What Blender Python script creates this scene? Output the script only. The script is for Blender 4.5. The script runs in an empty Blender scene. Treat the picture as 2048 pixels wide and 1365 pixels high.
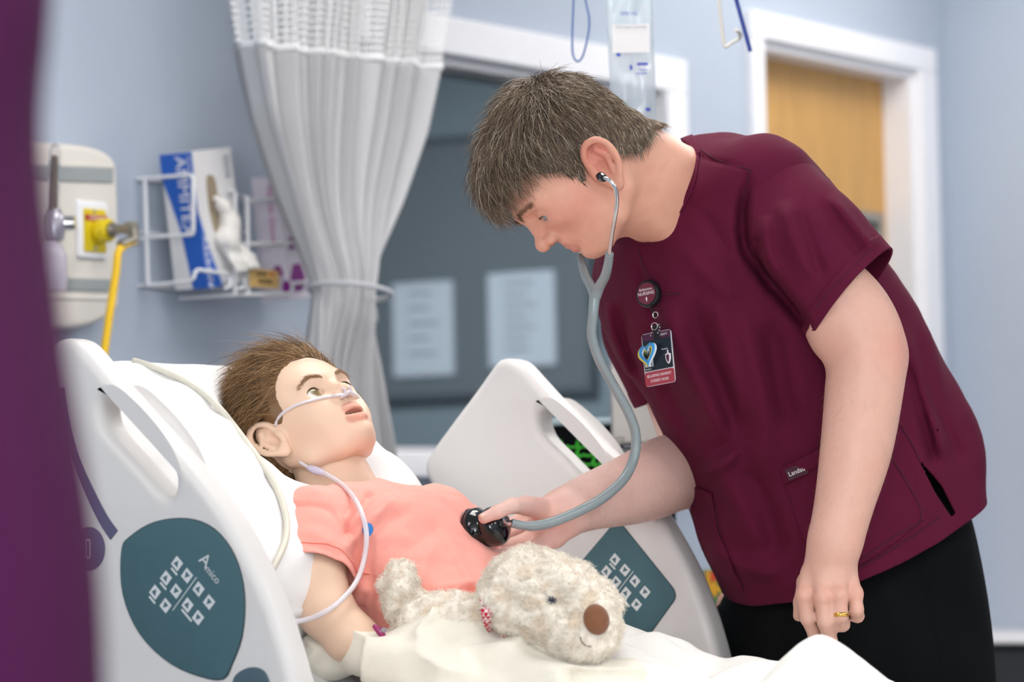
import bpy, bmesh, math, random
import numpy as np
from mathutils import Vector, Matrix
np.seterr(all='ignore')
RNG = np.random.RandomState(7)
random.seed(7)
SC = bpy.context.scene
COL = SC.collection
# ---------------------------------------------------------------- camera
# world axes: x = along the bed towards its foot, y = across the bed (along the head wall), z = up
FPX, CX, CY = 7000.0, 1024.0, 682.5
PITCH, ROLL = math.radians(2.84), math.radians(1.2)
CAM = np.array([2.780, -3.670, 1.12])
HR = np.array([.832, .555, 0.]); HF = np.array([-.555, .832, 0.])      # horizontal right / forward of the view
HR /= np.linalg.norm(HR); HF /= np.linalg.norm(HF)
ZUP = np.array([0., 0., 1.])
FW = HF * math.cos(PITCH) + ZUP * math.sin(PITCH)
U0 = -HF * math.sin(PITCH) + ZUP * math.cos(PITCH)
RR = math.cos(ROLL) * HR - math.sin(ROLL) * U0
UU = math.cos(ROLL) * U0 + math.sin(ROLL) * HR
cd = bpy.data.cameras.new('camera'); cam = bpy.data.objects.new('camera', cd); COL.objects.link(cam)
cd.sensor_width = 36.0; cd.sensor_fit = 'HORIZONTAL'; cd.lens = FPX * 36.0 / 2048.0
cd.clip_start = .05; cd.clip_end = 60
m = Matrix.Identity(4)
for i in range(3):
    m[i][0] = RR[i]; m[i][1] = UU[i]; m[i][2] = -FW[i]; m[i][3] = CAM[i]
cam.matrix_world = m
cd.dof.use_dof = True; cd.dof.focus_distance = 4.48; cd.dof.aperture_fstop = 4.5
SC.camera = cam
cy = SC.cycles
cy.max_bounces = 6; cy.diffuse_bounces = 3; cy.glossy_bounces = 2; cy.transmission_bounces = 6; cy.transparent_max_bounces = 8
cy.adaptive_min_samples = 16; cy.adaptive_threshold = .12; cy.caustics_reflective = False; cy.caustics_refractive = False; cy.sample_clamp_indirect = 4
# ---------------------------------------------------------------- world, exposure, ceiling lights
w = bpy.data.worlds.new('world'); SC.world = w; w.use_nodes = True
w.node_tree.nodes['Background'].inputs[0].default_value = (.75, .85, 1, 1)
w.node_tree.nodes['Background'].inputs[1].default_value = .3
vs = SC.view_settings; vs.view_transform = 'Standard'; vs.look = 'None'; vs.gamma = 1.0; vs.use_curve_mapping = False
vs.exposure = 0.2
LIGHT_POWER = 6.5
FILL_POWER = 165.
CEIL_Z = 2.75
LIGHT_SPOTS = [(.35, 2.2), (.05, .45), (.35, -2.4), (2.5, 1.8), (2.5, -.2), (2.5, -2.4), (4.3, .1), (4.3, -2.4), (-.5, 3.3)]

# ---------------------------------------------------------------- picking helpers (pixel of the photograph -> place in the room)
def ray(px, py): return FW + RR * ((px - CX) / FPX) - UU * ((py - CY) / FPX)
def P3(px, py, D):
    d = ray(px, py); return CAM + d * (D / (d @ HF))
def onpl(px, py, p0, n):
    d = ray(px, py); n = np.asarray(n, float); return CAM + d * (((np.asarray(p0, float) - CAM) @ n) / (d @ n))
def onx(px, py, x): return onpl(px, py, (x, 0, 0), (1, 0, 0))
def ony(px, py, y): return onpl(px, py, (0, y, 0), (0, 1, 0))
def proj(P):
    q = np.asarray(P) - CAM; z = q @ FW
    return CX + FPX * (q @ RR) / z, CY - FPX * (q @ UU) / z
def nrm(v): v = np.asarray(v, float); return v / np.linalg.norm(v)

# ---------------------------------------------------------------- materials
def lin(c):
    if isinstance(c, str):
        c = [int(c[i:i + 2], 16) / 255 for i in (0, 2, 4)]
    return tuple((x / 12.92 if x <= .04045 else ((x + .055) / 1.055) ** 2.4) for x in c)
MATS = {}
def mat(name, col, rough=.5, metal=0., var=.0, vscale=20., bump=0., bscale=200., sss=0., sssr=(.01, .004, .002), coat=0., trans=0., ior=1.45, alpha=1., sheen=0., attr=None, emit=None, estr=0., spec=.5, stretch=None, bdist=.002):
    if name in MATS: return MATS[name]
    m = bpy.data.materials.new(name); m.use_nodes = True
    nt = m.node_tree; N = nt.nodes; L = nt.links
    b = N['Principled BSDF']
    c = lin(col) + (1,)
    b.inputs['Base Color'].default_value = c
    b.inputs['Roughness'].default_value = rough; b.inputs['Metallic'].default_value = metal
    b.inputs['IOR'].default_value = ior; b.inputs['Alpha'].default_value = alpha
    b.inputs['Specular IOR Level'].default_value = spec
    if sss: b.inputs['Subsurface Weight'].default_value = sss; b.inputs['Subsurface Radius'].default_value = sssr; b.inputs['Subsurface Scale'].default_value = 1.
    if coat: b.inputs['Coat Weight'].default_value = coat; b.inputs['Coat Roughness'].default_value = .1
    if trans: b.inputs['Transmission Weight'].default_value = trans
    if sheen: b.inputs['Sheen Weight'].default_value = sheen; b.inputs['Sheen Roughness'].default_value = .6
    if emit: b.inputs['Emission Color'].default_value = lin(emit) + (1,); b.inputs['Emission Strength'].default_value = estr
    tc = N.new('ShaderNodeTexCoord'); co = tc.outputs['Object']
    if stretch:
        mp = N.new('ShaderNodeMapping'); mp.inputs['Scale'].default_value = stretch; L.new(co, mp.inputs[0]); co = mp.outputs[0]
    src = None
    if attr:
        a = N.new('ShaderNodeAttribute'); a.attribute_name = attr; src = a.outputs['Color']
    if var:
        nz = N.new('ShaderNodeTexNoise'); nz.inputs['Scale'].default_value = vscale; nz.inputs['Detail'].default_value = 5; L.new(co, nz.inputs['Vector'])
        mr = N.new('ShaderNodeMapRange'); mr.inputs['From Min'].default_value = .25; mr.inputs['From Max'].default_value = .75
        mr.inputs['To Min'].default_value = 1 - var; mr.inputs['To Max'].default_value = 1 + var; L.new(nz.outputs['Fac'], mr.inputs[0])
        mx = N.new('ShaderNodeMix'); mx.data_type = 'RGBA'; mx.blend_type = 'MULTIPLY'; mx.inputs[0].default_value = 1
        if src: L.new(src, mx.inputs[6])
        else: mx.inputs[6].default_value = c
        L.new(mr.outputs[0], mx.inputs[7]); src = mx.outputs[2]
    if src: L.new(src, b.inputs['Base Color'])
    if bump:
        nb = N.new('ShaderNodeTexNoise'); nb.inputs['Scale'].default_value = bscale; nb.inputs['Detail'].default_value = 4; L.new(co, nb.inputs['Vector'])
        bp = N.new('ShaderNodeBump'); bp.inputs['Strength'].default_value = bump; bp.inputs['Distance'].default_value = bdist
        L.new(nb.outputs['Fac'], bp.inputs['Height']); L.new(bp.outputs[0], b.inputs['Normal'])
    MATS[name] = m; return m

# ---------------------------------------------------------------- object helpers
def tag(o, label=None, cat=None, group=None, kind=None):
    if label: o['label'] = label
    if cat: o['category'] = cat
    if group: o['group'] = group
    if kind: o['kind'] = kind
    return o
def empty(name, loc=(0, 0, 0)):
    o = bpy.data.objects.new(name, None); o.empty_display_size = .05; COL.objects.link(o); o.location = loc
    return o
def obj(name, verts, faces, mt, parent=None, smooth=True, col=None):
    """one mesh object with world-space vertices"""
    me = bpy.data.meshes.new(name)
    verts = np.asarray(verts, np.float32)
    if isinstance(faces, np.ndarray) and faces.ndim == 2:
        n, k = faces.shape
        me.vertices.add(len(verts)); me.vertices.foreach_set('co', verts.ravel())
        me.loops.add(n * k); me.loops.foreach_set('vertex_index', faces.astype(np.int32).ravel())
        me.polygons.add(n); me.polygons.foreach_set('loop_start', np.arange(0, n * k, k, dtype=np.int32))
        me.polygons.foreach_set('loop_total', np.full(n, k, np.int32)); me.update(calc_edges=True)
    else:
        me.from_pydata([tuple(v) for v in verts], [], [tuple(int(i) for i in f) for f in faces])
    if smooth: me.polygons.foreach_set('use_smooth', np.ones(len(me.polygons), bool))
    if col is not None:
        at = me.color_attributes.new('Col', 'FLOAT_COLOR', 'POINT')
        c4 = np.ones((len(verts), 4), np.float32); c4[:, :3] = col; at.data.foreach_set('color', c4.ravel())
    me.validate(); me.update()
    me.materials.append(mt)
    o = bpy.data.objects.new(name, me); COL.objects.link(o)
    if parent is not None:
        o.parent = parent
        if parent.type == 'EMPTY': o.matrix_parent_inverse = Matrix.Translation(-Vector(parent.location))
    return o
def thing(name, label, cat, loc=(0, 0, 0), group=None):
    o = empty(name, loc); tag(o, label, cat, group); return o
class MB:
    def __init__(s): s.v = []; s.f = []
    def add(s, v, f):
        n = len(s.v); s.v += [tuple(map(float, p)) for p in v]; s.f += [tuple(i + n for i in q) for q in f]; return s
    def box(s, lo, hi):
        (a, b, c), (d, e, f) = lo, hi
        return s.add([(a, b, c), (d, b, c), (d, e, c), (a, e, c), (a, b, f), (d, b, f), (d, e, f), (a, e, f)],
                     [(0, 3, 2, 1), (4, 5, 6, 7), (0, 1, 5, 4), (1, 2, 6, 5), (2, 3, 7, 6), (3, 0, 4, 7)])
    def obox(s, c, ax, ay, az):
        c, ax, ay, az = [np.asarray(q, float) for q in (c, ax, ay, az)]
        v = [c + i * ax + j * ay + k * az for k in (-1, 1) for (i, j) in ((-1, -1), (1, -1), (1, 1), (-1, 1))]
        return s.add(v, [(0, 3, 2, 1), (4, 5, 6, 7), (0, 1, 5, 4), (1, 2, 6, 5), (2, 3, 7, 6), (3, 0, 4, 7)])
    def tube(s, pts, r, n=10, cap=True, closed=False):
        v, f = tube_geo(pts, r, n, cap, closed); return s.add(v, f)
    def rev(s, base, axis, prof, n=24):
        """lathe: prof = [(r, h), ...] along axis from base"""
        base = np.asarray(base, float); ax = nrm(axis); t = np.array([0, 0, 1.]) if abs(ax[2]) < .9 else np.array([1., 0, 0])
        e1 = nrm(np.cross(ax, t)); e2 = np.cross(ax, e1); v = []; f = []
        for (r, h) in prof:
            for k in range(n):
                a = 2 * math.pi * k / n; v.append(base + ax * h + (e1 * math.cos(a) + e2 * math.sin(a)) * max(r, 1e-5))
        for i in range(len(prof) - 1):
            for k in range(n):
                f.append((i * n + k, i * n + (k + 1) % n, (i + 1) * n + (k + 1) % n, (i + 1) * n + k))
        f.append(tuple(reversed(range(n)))); f.append(tuple((len(prof) - 1) * n + k for k in range(n)))
        return s.add(v, f)
    def prism(s, pts2, frame, d0, d1):
        """outline pts2 in frame (o, ex, ey, ez) extruded along ez from d0 to d1"""
        o_, ex, ey, ez = [np.asarray(q, float) for q in frame]; n = len(pts2)
        v = [o_ + ex * p[0] + ey * p[1] + ez * d for d in (d0, d1) for p in pts2]
        f = [tuple(reversed(range(n))), tuple(range(n, 2 * n))] + [(i, (i + 1) % n, n + (i + 1) % n, n + i) for i in range(n)]
        return s.add(v, f)
    def build(s, name, mt, parent=None, smooth=False, bevel=0., seg=2, solid=0.):
        o = obj(name, s.v, s.f, mt, parent, smooth)
        bm = bmesh.new(); bm.from_mesh(o.data); bmesh.ops.recalc_face_normals(bm, faces=bm.faces[:]); bm.to_mesh(o.data); bm.free()
        if bevel:
            md = o.modifiers.new('bevel', 'BEVEL'); md.width = bevel; md.segments = seg; md.limit_method = 'ANGLE'; md.angle_limit = math.radians(35)
            o.data.polygons.foreach_set('use_smooth', np.ones(len(o.data.polygons), bool))
            wn = o.modifiers.new('wn', 'WEIGHTED_NORMAL'); wn.keep_sharp = True
        if smooth and not bevel: smooth_by_angle(o)
        return o
def smooth_by_angle(o, ang=40):
    me = o.data; bm = bmesh.new(); bm.from_mesh(me)
    for e in bm.edges:
        e.smooth = not (len(e.link_faces) == 2 and e.calc_face_angle(0) > math.radians(ang))
    for f in bm.faces: f.smooth = True
    bm.to_mesh(me); bm.free()
def tube_geo(pts, r, n=10, cap=True, closed=False):
    pts = np.asarray(pts, float); m_ = len(pts)
    r = np.full(m_, r, float) if np.isscalar(r) else np.asarray(r, float)
    if closed: tg = np.roll(pts, -1, 0) - np.roll(pts, 1, 0)
    else: tg = np.gradient(pts, axis=0)
    tg /= np.linalg.norm(tg, axis=1)[:, None] + 1e-12
    up = np.array([0, 0, 1.]) if abs(tg[0][2]) < .9 else np.array([1., 0, 0])
    e1 = nrm(np.cross(tg[0], up)); v = []
    for i in range(m_):
        e1 = e1 - tg[i] * (e1 @ tg[i]); e1 = nrm(e1); e2 = np.cross(tg[i], e1)
        for k in range(n):
            a = 2 * math.pi * k / n; v.append(pts[i] + (e1 * math.cos(a) + e2 * math.sin(a)) * r[i])
    f = []
    for i in range(m_ if closed else m_ - 1):
        j = (i + 1) % m_
        for k in range(n): f.append((i * n + k, i * n + (k + 1) % n, j * n + (k + 1) % n, j * n + k))
    if cap and not closed: f.append(tuple(reversed(range(n)))); f.append(tuple((m_ - 1) * n + k for k in range(n)))
    return v, f
def spline(pts, n=8, closed=False):
    """Catmull-Rom through points of any dimension"""
    pts = np.asarray(pts, float); out = []; m_ = len(pts)
    rng = range(m_) if closed else range(m_ - 1)
    for i in rng:
        if closed: p0, p1, p2, p3 = pts[(i - 1) % m_], pts[i], pts[(i + 1) % m_], pts[(i + 2) % m_]
        else: p0, p1, p2, p3 = pts[max(i - 1, 0)], pts[i], pts[i + 1], pts[min(i + 2, m_ - 1)]
        for k in range(n):
            t = k / n
            out.append(.5 * ((2 * p1) + (p2 - p0) * t + (2 * p0 - 5 * p1 + 4 * p2 - p3) * t * t + (3 * p1 - p0 - 3 * p2 + p3) * t ** 3))
    if not closed: out.append(pts[-1])
    return np.array(out)
def text(name, s, frame, size, mt, parent=None, align='CENTER', depth=.0004, sx=1., bold=0.):
    """flat lettering; frame = (origin, ex (reading direction), ey (up))"""
    cu = bpy.data.curves.new(name, 'FONT'); cu.body = s; cu.size = 1.; cu.align_x = align; cu.align_y = 'CENTER'; cu.extrude = 0; cu.offset = bold; cu.resolution_u = 3
    t = bpy.data.objects.new(name, cu); COL.objects.link(t); bpy.context.view_layer.update()
    dg = bpy.context.evaluated_depsgraph_get(); me = bpy.data.meshes.new_from_object(t.evaluated_get(dg))
    bpy.data.objects.remove(t); bpy.data.curves.remove(cu)
    o_, ex, ey = [np.asarray(q, float) for q in frame]; ex = nrm(ex); ey = nrm(ey - ex * (ex @ ey)); ez = np.cross(ex, ey)
    co = np.zeros(len(me.vertices) * 3, np.float32); me.vertices.foreach_get('co', co); co = co.reshape(-1, 3)
    vv = o_ + np.outer(co[:, 0] * size * sx, ex) + np.outer(co[:, 1] * size, ey) + ez * depth
    fs = [tuple(p.vertices) for p in me.polygons]; bpy.data.meshes.remove(me)
    return obj(name, vv, fs, mt, parent, smooth=False)
def slab(name, outlines, frame, thick, bevel, mt, parent=None, res=3):
    """flat piece from 2-D outlines (first the rim, then holes) with rounded edges; frame = (origin, ex, ey), centred on its mid-plane"""
    cu = bpy.data.curves.new(name, 'CURVE'); cu.dimensions = '2D'; cu.fill_mode = 'BOTH'
    for ol in outlines:
        sp = cu.splines.new('POLY'); sp.points.add(len(ol) - 1); sp.use_cyclic_u = True
        for p, q in zip(sp.points, ol): p.co = (float(q[0]), float(q[1]), 0, 1)
    cu.extrude = max(thick / 2 - bevel, 0); cu.bevel_depth = bevel; cu.bevel_resolution = res; cu.offset = -bevel
    t = bpy.data.objects.new(name, cu); COL.objects.link(t); bpy.context.view_layer.update()
    dg = bpy.context.evaluated_depsgraph_get(); me = bpy.data.meshes.new_from_object(t.evaluated_get(dg))
    bpy.data.objects.remove(t); bpy.data.curves.remove(cu)
    o_, ex, ey = [np.asarray(q, float) for q in frame]; ez = np.cross(ex, ey)
    co = np.zeros(len(me.vertices) * 3, np.float32); me.vertices.foreach_get('co', co); co = co.reshape(-1, 3)
    vv = o_ + np.outer(co[:, 0], ex) + np.outer(co[:, 1], ey) + np.outer(co[:, 2], ez)
    fs = [tuple(p.vertices) for p in me.polygons]; bpy.data.meshes.remove(me)
    o = obj(name, vv, fs, mt, parent, smooth=True)
    bm = bmesh.new(); bm.from_mesh(o.data); bmesh.ops.remove_doubles(bm, verts=bm.verts[:], dist=1e-5); bmesh.ops.recalc_face_normals(bm, faces=bm.faces[:]); bm.to_mesh(o.data); bm.free()
    if bevel: smooth_by_angle(o, 50)
    else: smooth_by_angle(o, 25)
    return o
def rrect(w, h, r, n=5, c=(0, 0)):
    out = []
    for (sx, sy, a0) in ((1, 1, 0), (-1, 1, 90), (-1, -1, 180), (1, -1, 270)):
        for k in range(n + 1):
            a = math.radians(a0 + 90 * k / n); out.append((c[0] + sx * (w / 2 - r) + r * math.cos(a), c[1] + sy * (h / 2 - r) + r * math.sin(a)))
    return out
# ---------------------------------------------------------------- signed-distance modelling
def smin(a, b, k):
    h = np.maximum(k - np.abs(a - b), 0) / k; return np.minimum(a, b) - h * h * k * .25
def smax(a, b, k): return -smin(-a, -b, k)
def sph(P, c, r): return np.linalg.norm(P - np.asarray(c, np.float32), axis=1) - r
def ell(P, c, r, ax=None):
    q = P - np.asarray(c, np.float32)
    if ax is not None: q = q @ np.asarray(ax, np.float32).T
    r = np.asarray(r, np.float32); k0 = np.linalg.norm(q / r, axis=1); k1 = np.linalg.norm(q / (r * r), axis=1)
    return k0 * (k0 - 1) / (k1 + 1e-9)
def rc(P, a, b, r1, r2):
    a = np.asarray(a, np.float32); b = np.asarray(b, np.float32); ab = b - a
    t = np.clip(((P - a) @ ab) / (ab @ ab + 1e-12), 0, 1); return np.linalg.norm(P - a - t[:, None] * ab, axis=1) - (r1 + (r2 - r1) * t)
def chain(P, pts, rs, k=.01):
    d = None
    for i in range(len(pts) - 1):
        e = rc(P, pts[i], pts[i + 1], rs[i], rs[i + 1]); d = e if d is None else smin(d, e, k)
    return d
def rbox(P, c, h, ax=None, r=.01):
    q = P - np.asarray(c, np.float32)
    if ax is not None: q = q @ np.asarray(ax, np.float32).T
    q = np.abs(q) - (np.asarray(h, np.float32) - r); return np.linalg.norm(np.maximum(q, 0), axis=1) + np.minimum(q.max(1), 0) - r
def bounded(f, c, R, marg=.03):
    c = np.asarray(c, np.float32)
    def g(P):
        d = np.linalg.norm(P - c, axis=1) - R; out = d + marg; mk = d < marg
        if mk.any(): out[mk] = f(P[mk])
        return out
    return g
def sweep_sdf(secs, expo=2.2):
    """secs: list of (centre, side axis, front axis, half side, half front); elliptical sweep along a nearly straight spine"""
    R = np.array([np.concatenate([s[0], s[1], s[2], [s[3], s[4]]]) for s in secs]); R = spline(R, 5)
    ax = nrm(R[-1, :3] - R[0, :3]); sv = (R[:, :3] - R[0, :3]) @ ax; sv = np.maximum.accumulate(sv + np.arange(len(sv)) * 1e-6); o = R[0, :3].astype(np.float32); axf = ax.astype(np.float32); L = sv[-1]
    def f(P):
        t0 = (P - o) @ axf; t = np.clip(t0, 0, L); I = [np.interp(t, sv, R[:, k]).astype(np.float32) for k in range(11)]
        qx, qy, qz = P[:, 0] - I[0], P[:, 1] - I[1], P[:, 2] - I[2]
        x = qx * I[3] + qy * I[4] + qz * I[5]; y = qx * I[6] + qy * I[7] + qz * I[8]
        k = ((np.abs(x) / I[9]) ** expo + (np.abs(y) / I[10]) ** expo) ** (1 / expo); d = (k - 1) * np.minimum(I[9], I[10]); z = np.abs(t0 - t)
        return np.where(z > 1e-4, np.sqrt(np.maximum(d, 0) ** 2 + z * z), d)
    return f
def noise3(P, scale, seed=0):
    """cheap smooth noise from summed sines, about -1..1"""
    r = np.random.RandomState(seed); out = np.zeros(len(P), np.float32)
    for i in range(7):
        d = r.normal(size=3); d /= np.linalg.norm(d); fr = scale * (0.6 + 1.1 * r.rand()); out += np.sin(P @ (d * fr).astype(np.float32) + r.rand() * 6.28 + 1.3 * np.sin(P @ (r.normal(size=3) * scale * .5).astype(np.float32)))
    return out / 3.2
def sdf_mesh(f, lo, hi, h, proj_it=2, marg=1.35):
    """surface nets over sparse blocks -> verts, quads"""
    lo = np.asarray(lo, np.float64); hi = np.asarray(hi, np.float64); B = 8
    nb = np.maximum(np.ceil((hi - lo) / (h * B)).astype(int), 1)
    def ev(P):
        out = np.empty(len(P), np.float32)
        for i in range(0, len(P), 400000): out[i:i + 400000] = f(P[i:i + 400000].astype(np.float32))
        return out
    # two-level block culling
    n4 = np.maximum(np.ceil(nb / 4).astype(int), 1)
    g = np.stack(np.meshgrid(*[np.arange(k) for k in n4], indexing='ij'), -1).reshape(-1, 3)
    d = ev(lo + (g + .5) * (4 * B * h)); g = g[np.abs(d) < 4 * B * h * .866 * marg + .01]
    o4 = np.stack(np.meshgrid(*[np.arange(4)] * 3, indexing='ij'), -1).reshape(-1, 3)
    b = (g[:, None] * 4 + o4[None]).reshape(-1, 3); b = b[(b < nb).all(1)]
    d = ev(lo + (b + .5) * (B * h)); b = b[np.abs(d) < B * h * .866 * marg + .003]
    loc = np.stack(np.meshgrid(*[np.arange(B + 1)] * 3, indexing='ij'), -1).reshape(-1, 3)
    NN = (nb * B + 2).astype(np.int64)
    allv = []; allk = []; edges = []
    for ch in range(0, len(b), 600):
        bb = b[ch:ch + 600]; gi = (bb[:, None] * B + loc[None])
        D = ev((lo + gi.reshape(-1, 3) * h)).reshape(len(bb), B + 1, B + 1, B + 1)
        neg = D < 0
        cs = [neg[:, i:B + i, j:B + j, k:B + k] for i in (0, 1) for j in (0, 1) for k in (0, 1)]
        cnt = sum(c.astype(np.int8) for c in cs); act = (cnt > 0) & (cnt < 8)
        idx = np.argwhere(act)
        if len(idx) == 0: continue
        acc = np.zeros((len(idx), 3)); num = np.zeros(len(idx))
        n_, x, y, z = idx.T
        for ax in range(3):
            for a in (0, 1):
                for c in (0, 1):
                    o0 = [0, 0, 0]; oth = [k for k in range(3) if k != ax]; o0[oth[0]] = a; o0[oth[1]] = c; o1 = list(o0); o1[ax] = 1
                    d0 = D[n_, x + o0[0], y + o0[1], z + o0[2]]; d1 = D[n_, x + o1[0], y + o1[1], z + o1[2]]
                    mk = (d0 < 0) != (d1 < 0); t = np.where(mk, d0 / np.where(mk, d0 - d1, 1), 0)
                    p = np.tile(np.array(o0, float), (len(idx), 1)); p[:, ax] = t; acc += p * mk[:, None]; num += mk
        cell = bb[n_] * B + np.stack([x, y, z], 1)
        allv.append(lo + (cell + acc / num[:, None]) * h); allk.append((cell[:, 0].astype(np.int64) * NN[1] + cell[:, 1]) * NN[2] + cell[:, 2])
        for ax in range(3):
            sl0 = [slice(0, B)] * 3; sl1 = list(sl0); sl1[ax] = slice(1, B + 1)
            A_ = neg[(slice(None),) + tuple(sl0)]; C_ = neg[(slice(None),) + tuple(sl1)]
            e = np.argwhere(A_ != C_)
            if len(e):
                gp = bb[e[:, 0]] * B + e[:, 1:]; edges.append((ax, gp, A_[tuple(e.T)]))
    if not allv: return np.zeros((0, 3)), np.zeros((0, 4), int)
    Vt = np.concatenate(allv); K = np.concatenate(allk); od = np.argsort(K); K = K[od]; Vt = Vt[od]
    Q = []
    for ax, gp, s in edges:
        o1, o2 = [(1, 2), (2, 0), (0, 1)][ax]; ids = []; ok = np.ones(len(gp), bool)
        for (a, c) in ((-1, -1), (0, -1), (0, 0), (-1, 0)):
            q = gp.copy(); q[:, o1] += a; q[:, o2] += c
            k = (q[:, 0].astype(np.int64) * NN[1] + q[:, 1]) * NN[2] + q[:, 2]
            p = np.clip(np.searchsorted(K, k), 0, len(K) - 1); ok &= K[p] == k; ids.append(p)
        q4 = np.stack(ids, 1); q4[~s] = q4[~s][:, ::-1]; Q.append(q4[ok])
    Q = np.concatenate(Q)
    e = h * .25
    for _ in range(proj_it):
        d0 = ev(Vt); gr = grad(ev, Vt, e); n2 = (gr * gr).sum(1)
        stp = -(d0 / np.maximum(n2, .2))[:, None] * gr; ln = np.linalg.norm(stp, axis=1); stp *= np.minimum(1, h * .6 / (ln + 1e-9))[:, None]; Vt = Vt + stp
    return Vt, Q
def grad(ev, Vt, e):
    g = np.zeros_like(Vt)
    for k in ((1, -1, -1), (-1, -1, 1), (-1, 1, -1), (1, 1, 1)):
        k = np.array(k, float); g += ev(Vt + k * e)[:, None] * k
    return g / (4 * e)
def tris(Q):
    if Q.shape[1] == 3: return Q
    return np.concatenate([Q[:, [0, 1, 2]], Q[:, [0, 2, 3]]])
def clip(Vt, T, g):
    """keep the part of a triangle mesh where g < 0"""
    T = tris(T); ng = g < 0; c = ng[T].sum(1)
    keep = [T[c == 3]]; newv = [Vt]; base = len(Vt)
    mixed = T[(c == 1) | (c == 2)]
    if len(mixed):
        ec = {}; extra = []; out = []
        for t in mixed:
            poly = []
            for i in range(3):
                a, b = int(t[i]), int(t[(i + 1) % 3])
                if ng[a]: poly.append(a)
                if ng[a] != ng[b]:
                    k = (min(a, b), max(a, b))
                    if k not in ec:
                        s = g[k[0]] / (g[k[0]] - g[k[1]]); extra.append(Vt[k[0]] + (Vt[k[1]] - Vt[k[0]]) * s); ec[k] = base + len(extra) - 1
                    poly.append(ec[k])
            for i in range(1, len(poly) - 1): out.append((poly[0], poly[i], poly[i + 1]))
        if extra: newv.append(np.array(extra)); keep.append(np.array(out))
    Vn = np.concatenate(newv); Tn = np.concatenate(keep)
    used = np.zeros(len(Vn), bool); used[Tn.ravel()] = True; re = np.cumsum(used) - 1
    return Vn[used], re[Tn]
def vnormals(Vt, T):
    T = tris(T); n = np.cross(Vt[T[:, 1]] - Vt[T[:, 0]], Vt[T[:, 2]] - Vt[T[:, 0]]); out = np.zeros_like(Vt)
    for i in range(3):
        for a in range(3): out[:, a] += np.bincount(T[:, i], n[:, a], len(Vt))
    return out / (np.linalg.norm(out, axis=1)[:, None] + 1e-12)
def solidify(o, t, off=-1):
    md = o.modifiers.new('solid', 'SOLIDIFY'); md.thickness = t; md.offset = off; md.use_even_offset = False; return o
def poly_sd(px, py, poly):
    """signed distance (negative inside) of 2-D points to a polygon"""
    poly = np.asarray(poly, float); d = np.full(len(px), 1e9); ins = np.zeros(len(px), bool); n = len(poly)
    for i in range(n):
        a = poly[i]; b = poly[(i + 1) % n]; e = b - a; wx = px - a[0]; wy = py - a[1]
        t = np.clip((wx * e[0] + wy * e[1]) / (e @ e + 1e-12), 0, 1); d = np.minimum(d, (wx - e[0] * t) ** 2 + (wy - e[1] * t) ** 2)
        c = ((a[1] > py) != (b[1] > py)); xi = a[0] + (py - a[1]) * e[0] / (e[1] if abs(e[1]) > 1e-9 else 1e-9); ins ^= c & (px < xi)
    d = np.sqrt(d); return np.where(ins, -d, d)
def strands(name, paths, rad, mt, parent, cols):
    """paths (N,S,3): tapered three-sided hair strands in one mesh"""
    N, S, _ = paths.shape
    tg = np.gradient(paths, axis=1); tg /= np.linalg.norm(tg, axis=2)[..., None] + 1e-12
    rv = RNG.normal(size=(N, 1, 3)); e1 = np.cross(tg, rv); e1 /= np.linalg.norm(e1, axis=2)[..., None] + 1e-12; e2 = np.cross(tg, e1)
    tp = np.linspace(1, .15, S)[None, :, None] if np.isscalar(rad) else None
    r = (rad * tp) if tp is not None else rad[:, :, None]
    ring = np.stack([paths + (e1 * math.cos(a) + e2 * math.sin(a)) * r for a in (0, 2.094, 4.189)], 2)   # N,S,3,3
    v = ring.reshape(-1, 3); base = (np.arange(N) * S * 3)[:, None, None, None]
    s = np.arange(S - 1)[None, :, None, None] * 3; k = np.arange(3)[None, None, :, None]; k2 = (k + 1) % 3
    f = np.concatenate([base + s + k, base + s + k2, base + s + 3 + k2, base + s + 3 + k], 3).reshape(-1, 4)
    c = np.repeat(cols, S * 3, axis=0)
    return tag(obj(name, v, f, mt, parent, smooth=True, col=c), kind='stuff')
def sample_surface(Vt, T, n):
    T = tris(T); a = Vt[T[:, 0]]; b = Vt[T[:, 1]]; c = Vt[T[:, 2]]; nn = np.cross(b - a, c - a); ar = np.linalg.norm(nn, axis=1)
    i = RNG.choice(len(T), n, p=ar / ar.sum()); u = RNG.rand(n, 1); v = RNG.rand(n, 1); fl = (u + v) > 1; u = np.where(fl, 1 - u, u); v = np.where(fl, 1 - v, v)
    return a[i] + (b[i] - a[i]) * u + (c[i] - a[i]) * v, nn[i] / (ar[i][:, None] + 1e-12)
# ================================================================ the room
WX = -1.16            # head wall plane
WY = 4.235            # right-hand wall plane
M_wall = mat('wall paint', 'B2BDCD', .75, var=.02, vscale=3, bump=.15, bscale=350)
M_white = mat('white trim paint', 'EEEFF4', .45, var=.01)
M_ceil = mat('ceiling tile', 'E6E6E4', .9, var=.03, vscale=60)
M_floor = mat('vinyl floor', '8D8F92', .35, var=.06, vscale=30)
M_glass = mat('window glass', 'C9D6DC', .03, trans=1., ior=1.12)
M_oak = mat('oak veneer', 'C99A58', .45, var=.16, vscale=9, stretch=(1, 6, .5))
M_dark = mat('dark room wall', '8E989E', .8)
M_board = mat('charcoal notice board', '75797D', .8, var=.04, vscale=80)
M_steel = mat('brushed steel', 'A8A8A6', .32, metal=1.)
M_black = mat('black plastic', '16171A', .35)
M_paper = mat('paper', 'DDDFE6', .8)
M_ink = mat('grey ink', '8C8F96', .8)
def struct(o): return tag(o, kind='structure')
T = .12
openw = (1.70, 2.834, 1.245, 2.035); opend = (3.27, 4.046, 0., 2.195)
b = MB()
YS = [-5.5, openw[0], openw[1], opend[0], opend[1], WY + .12]
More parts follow.
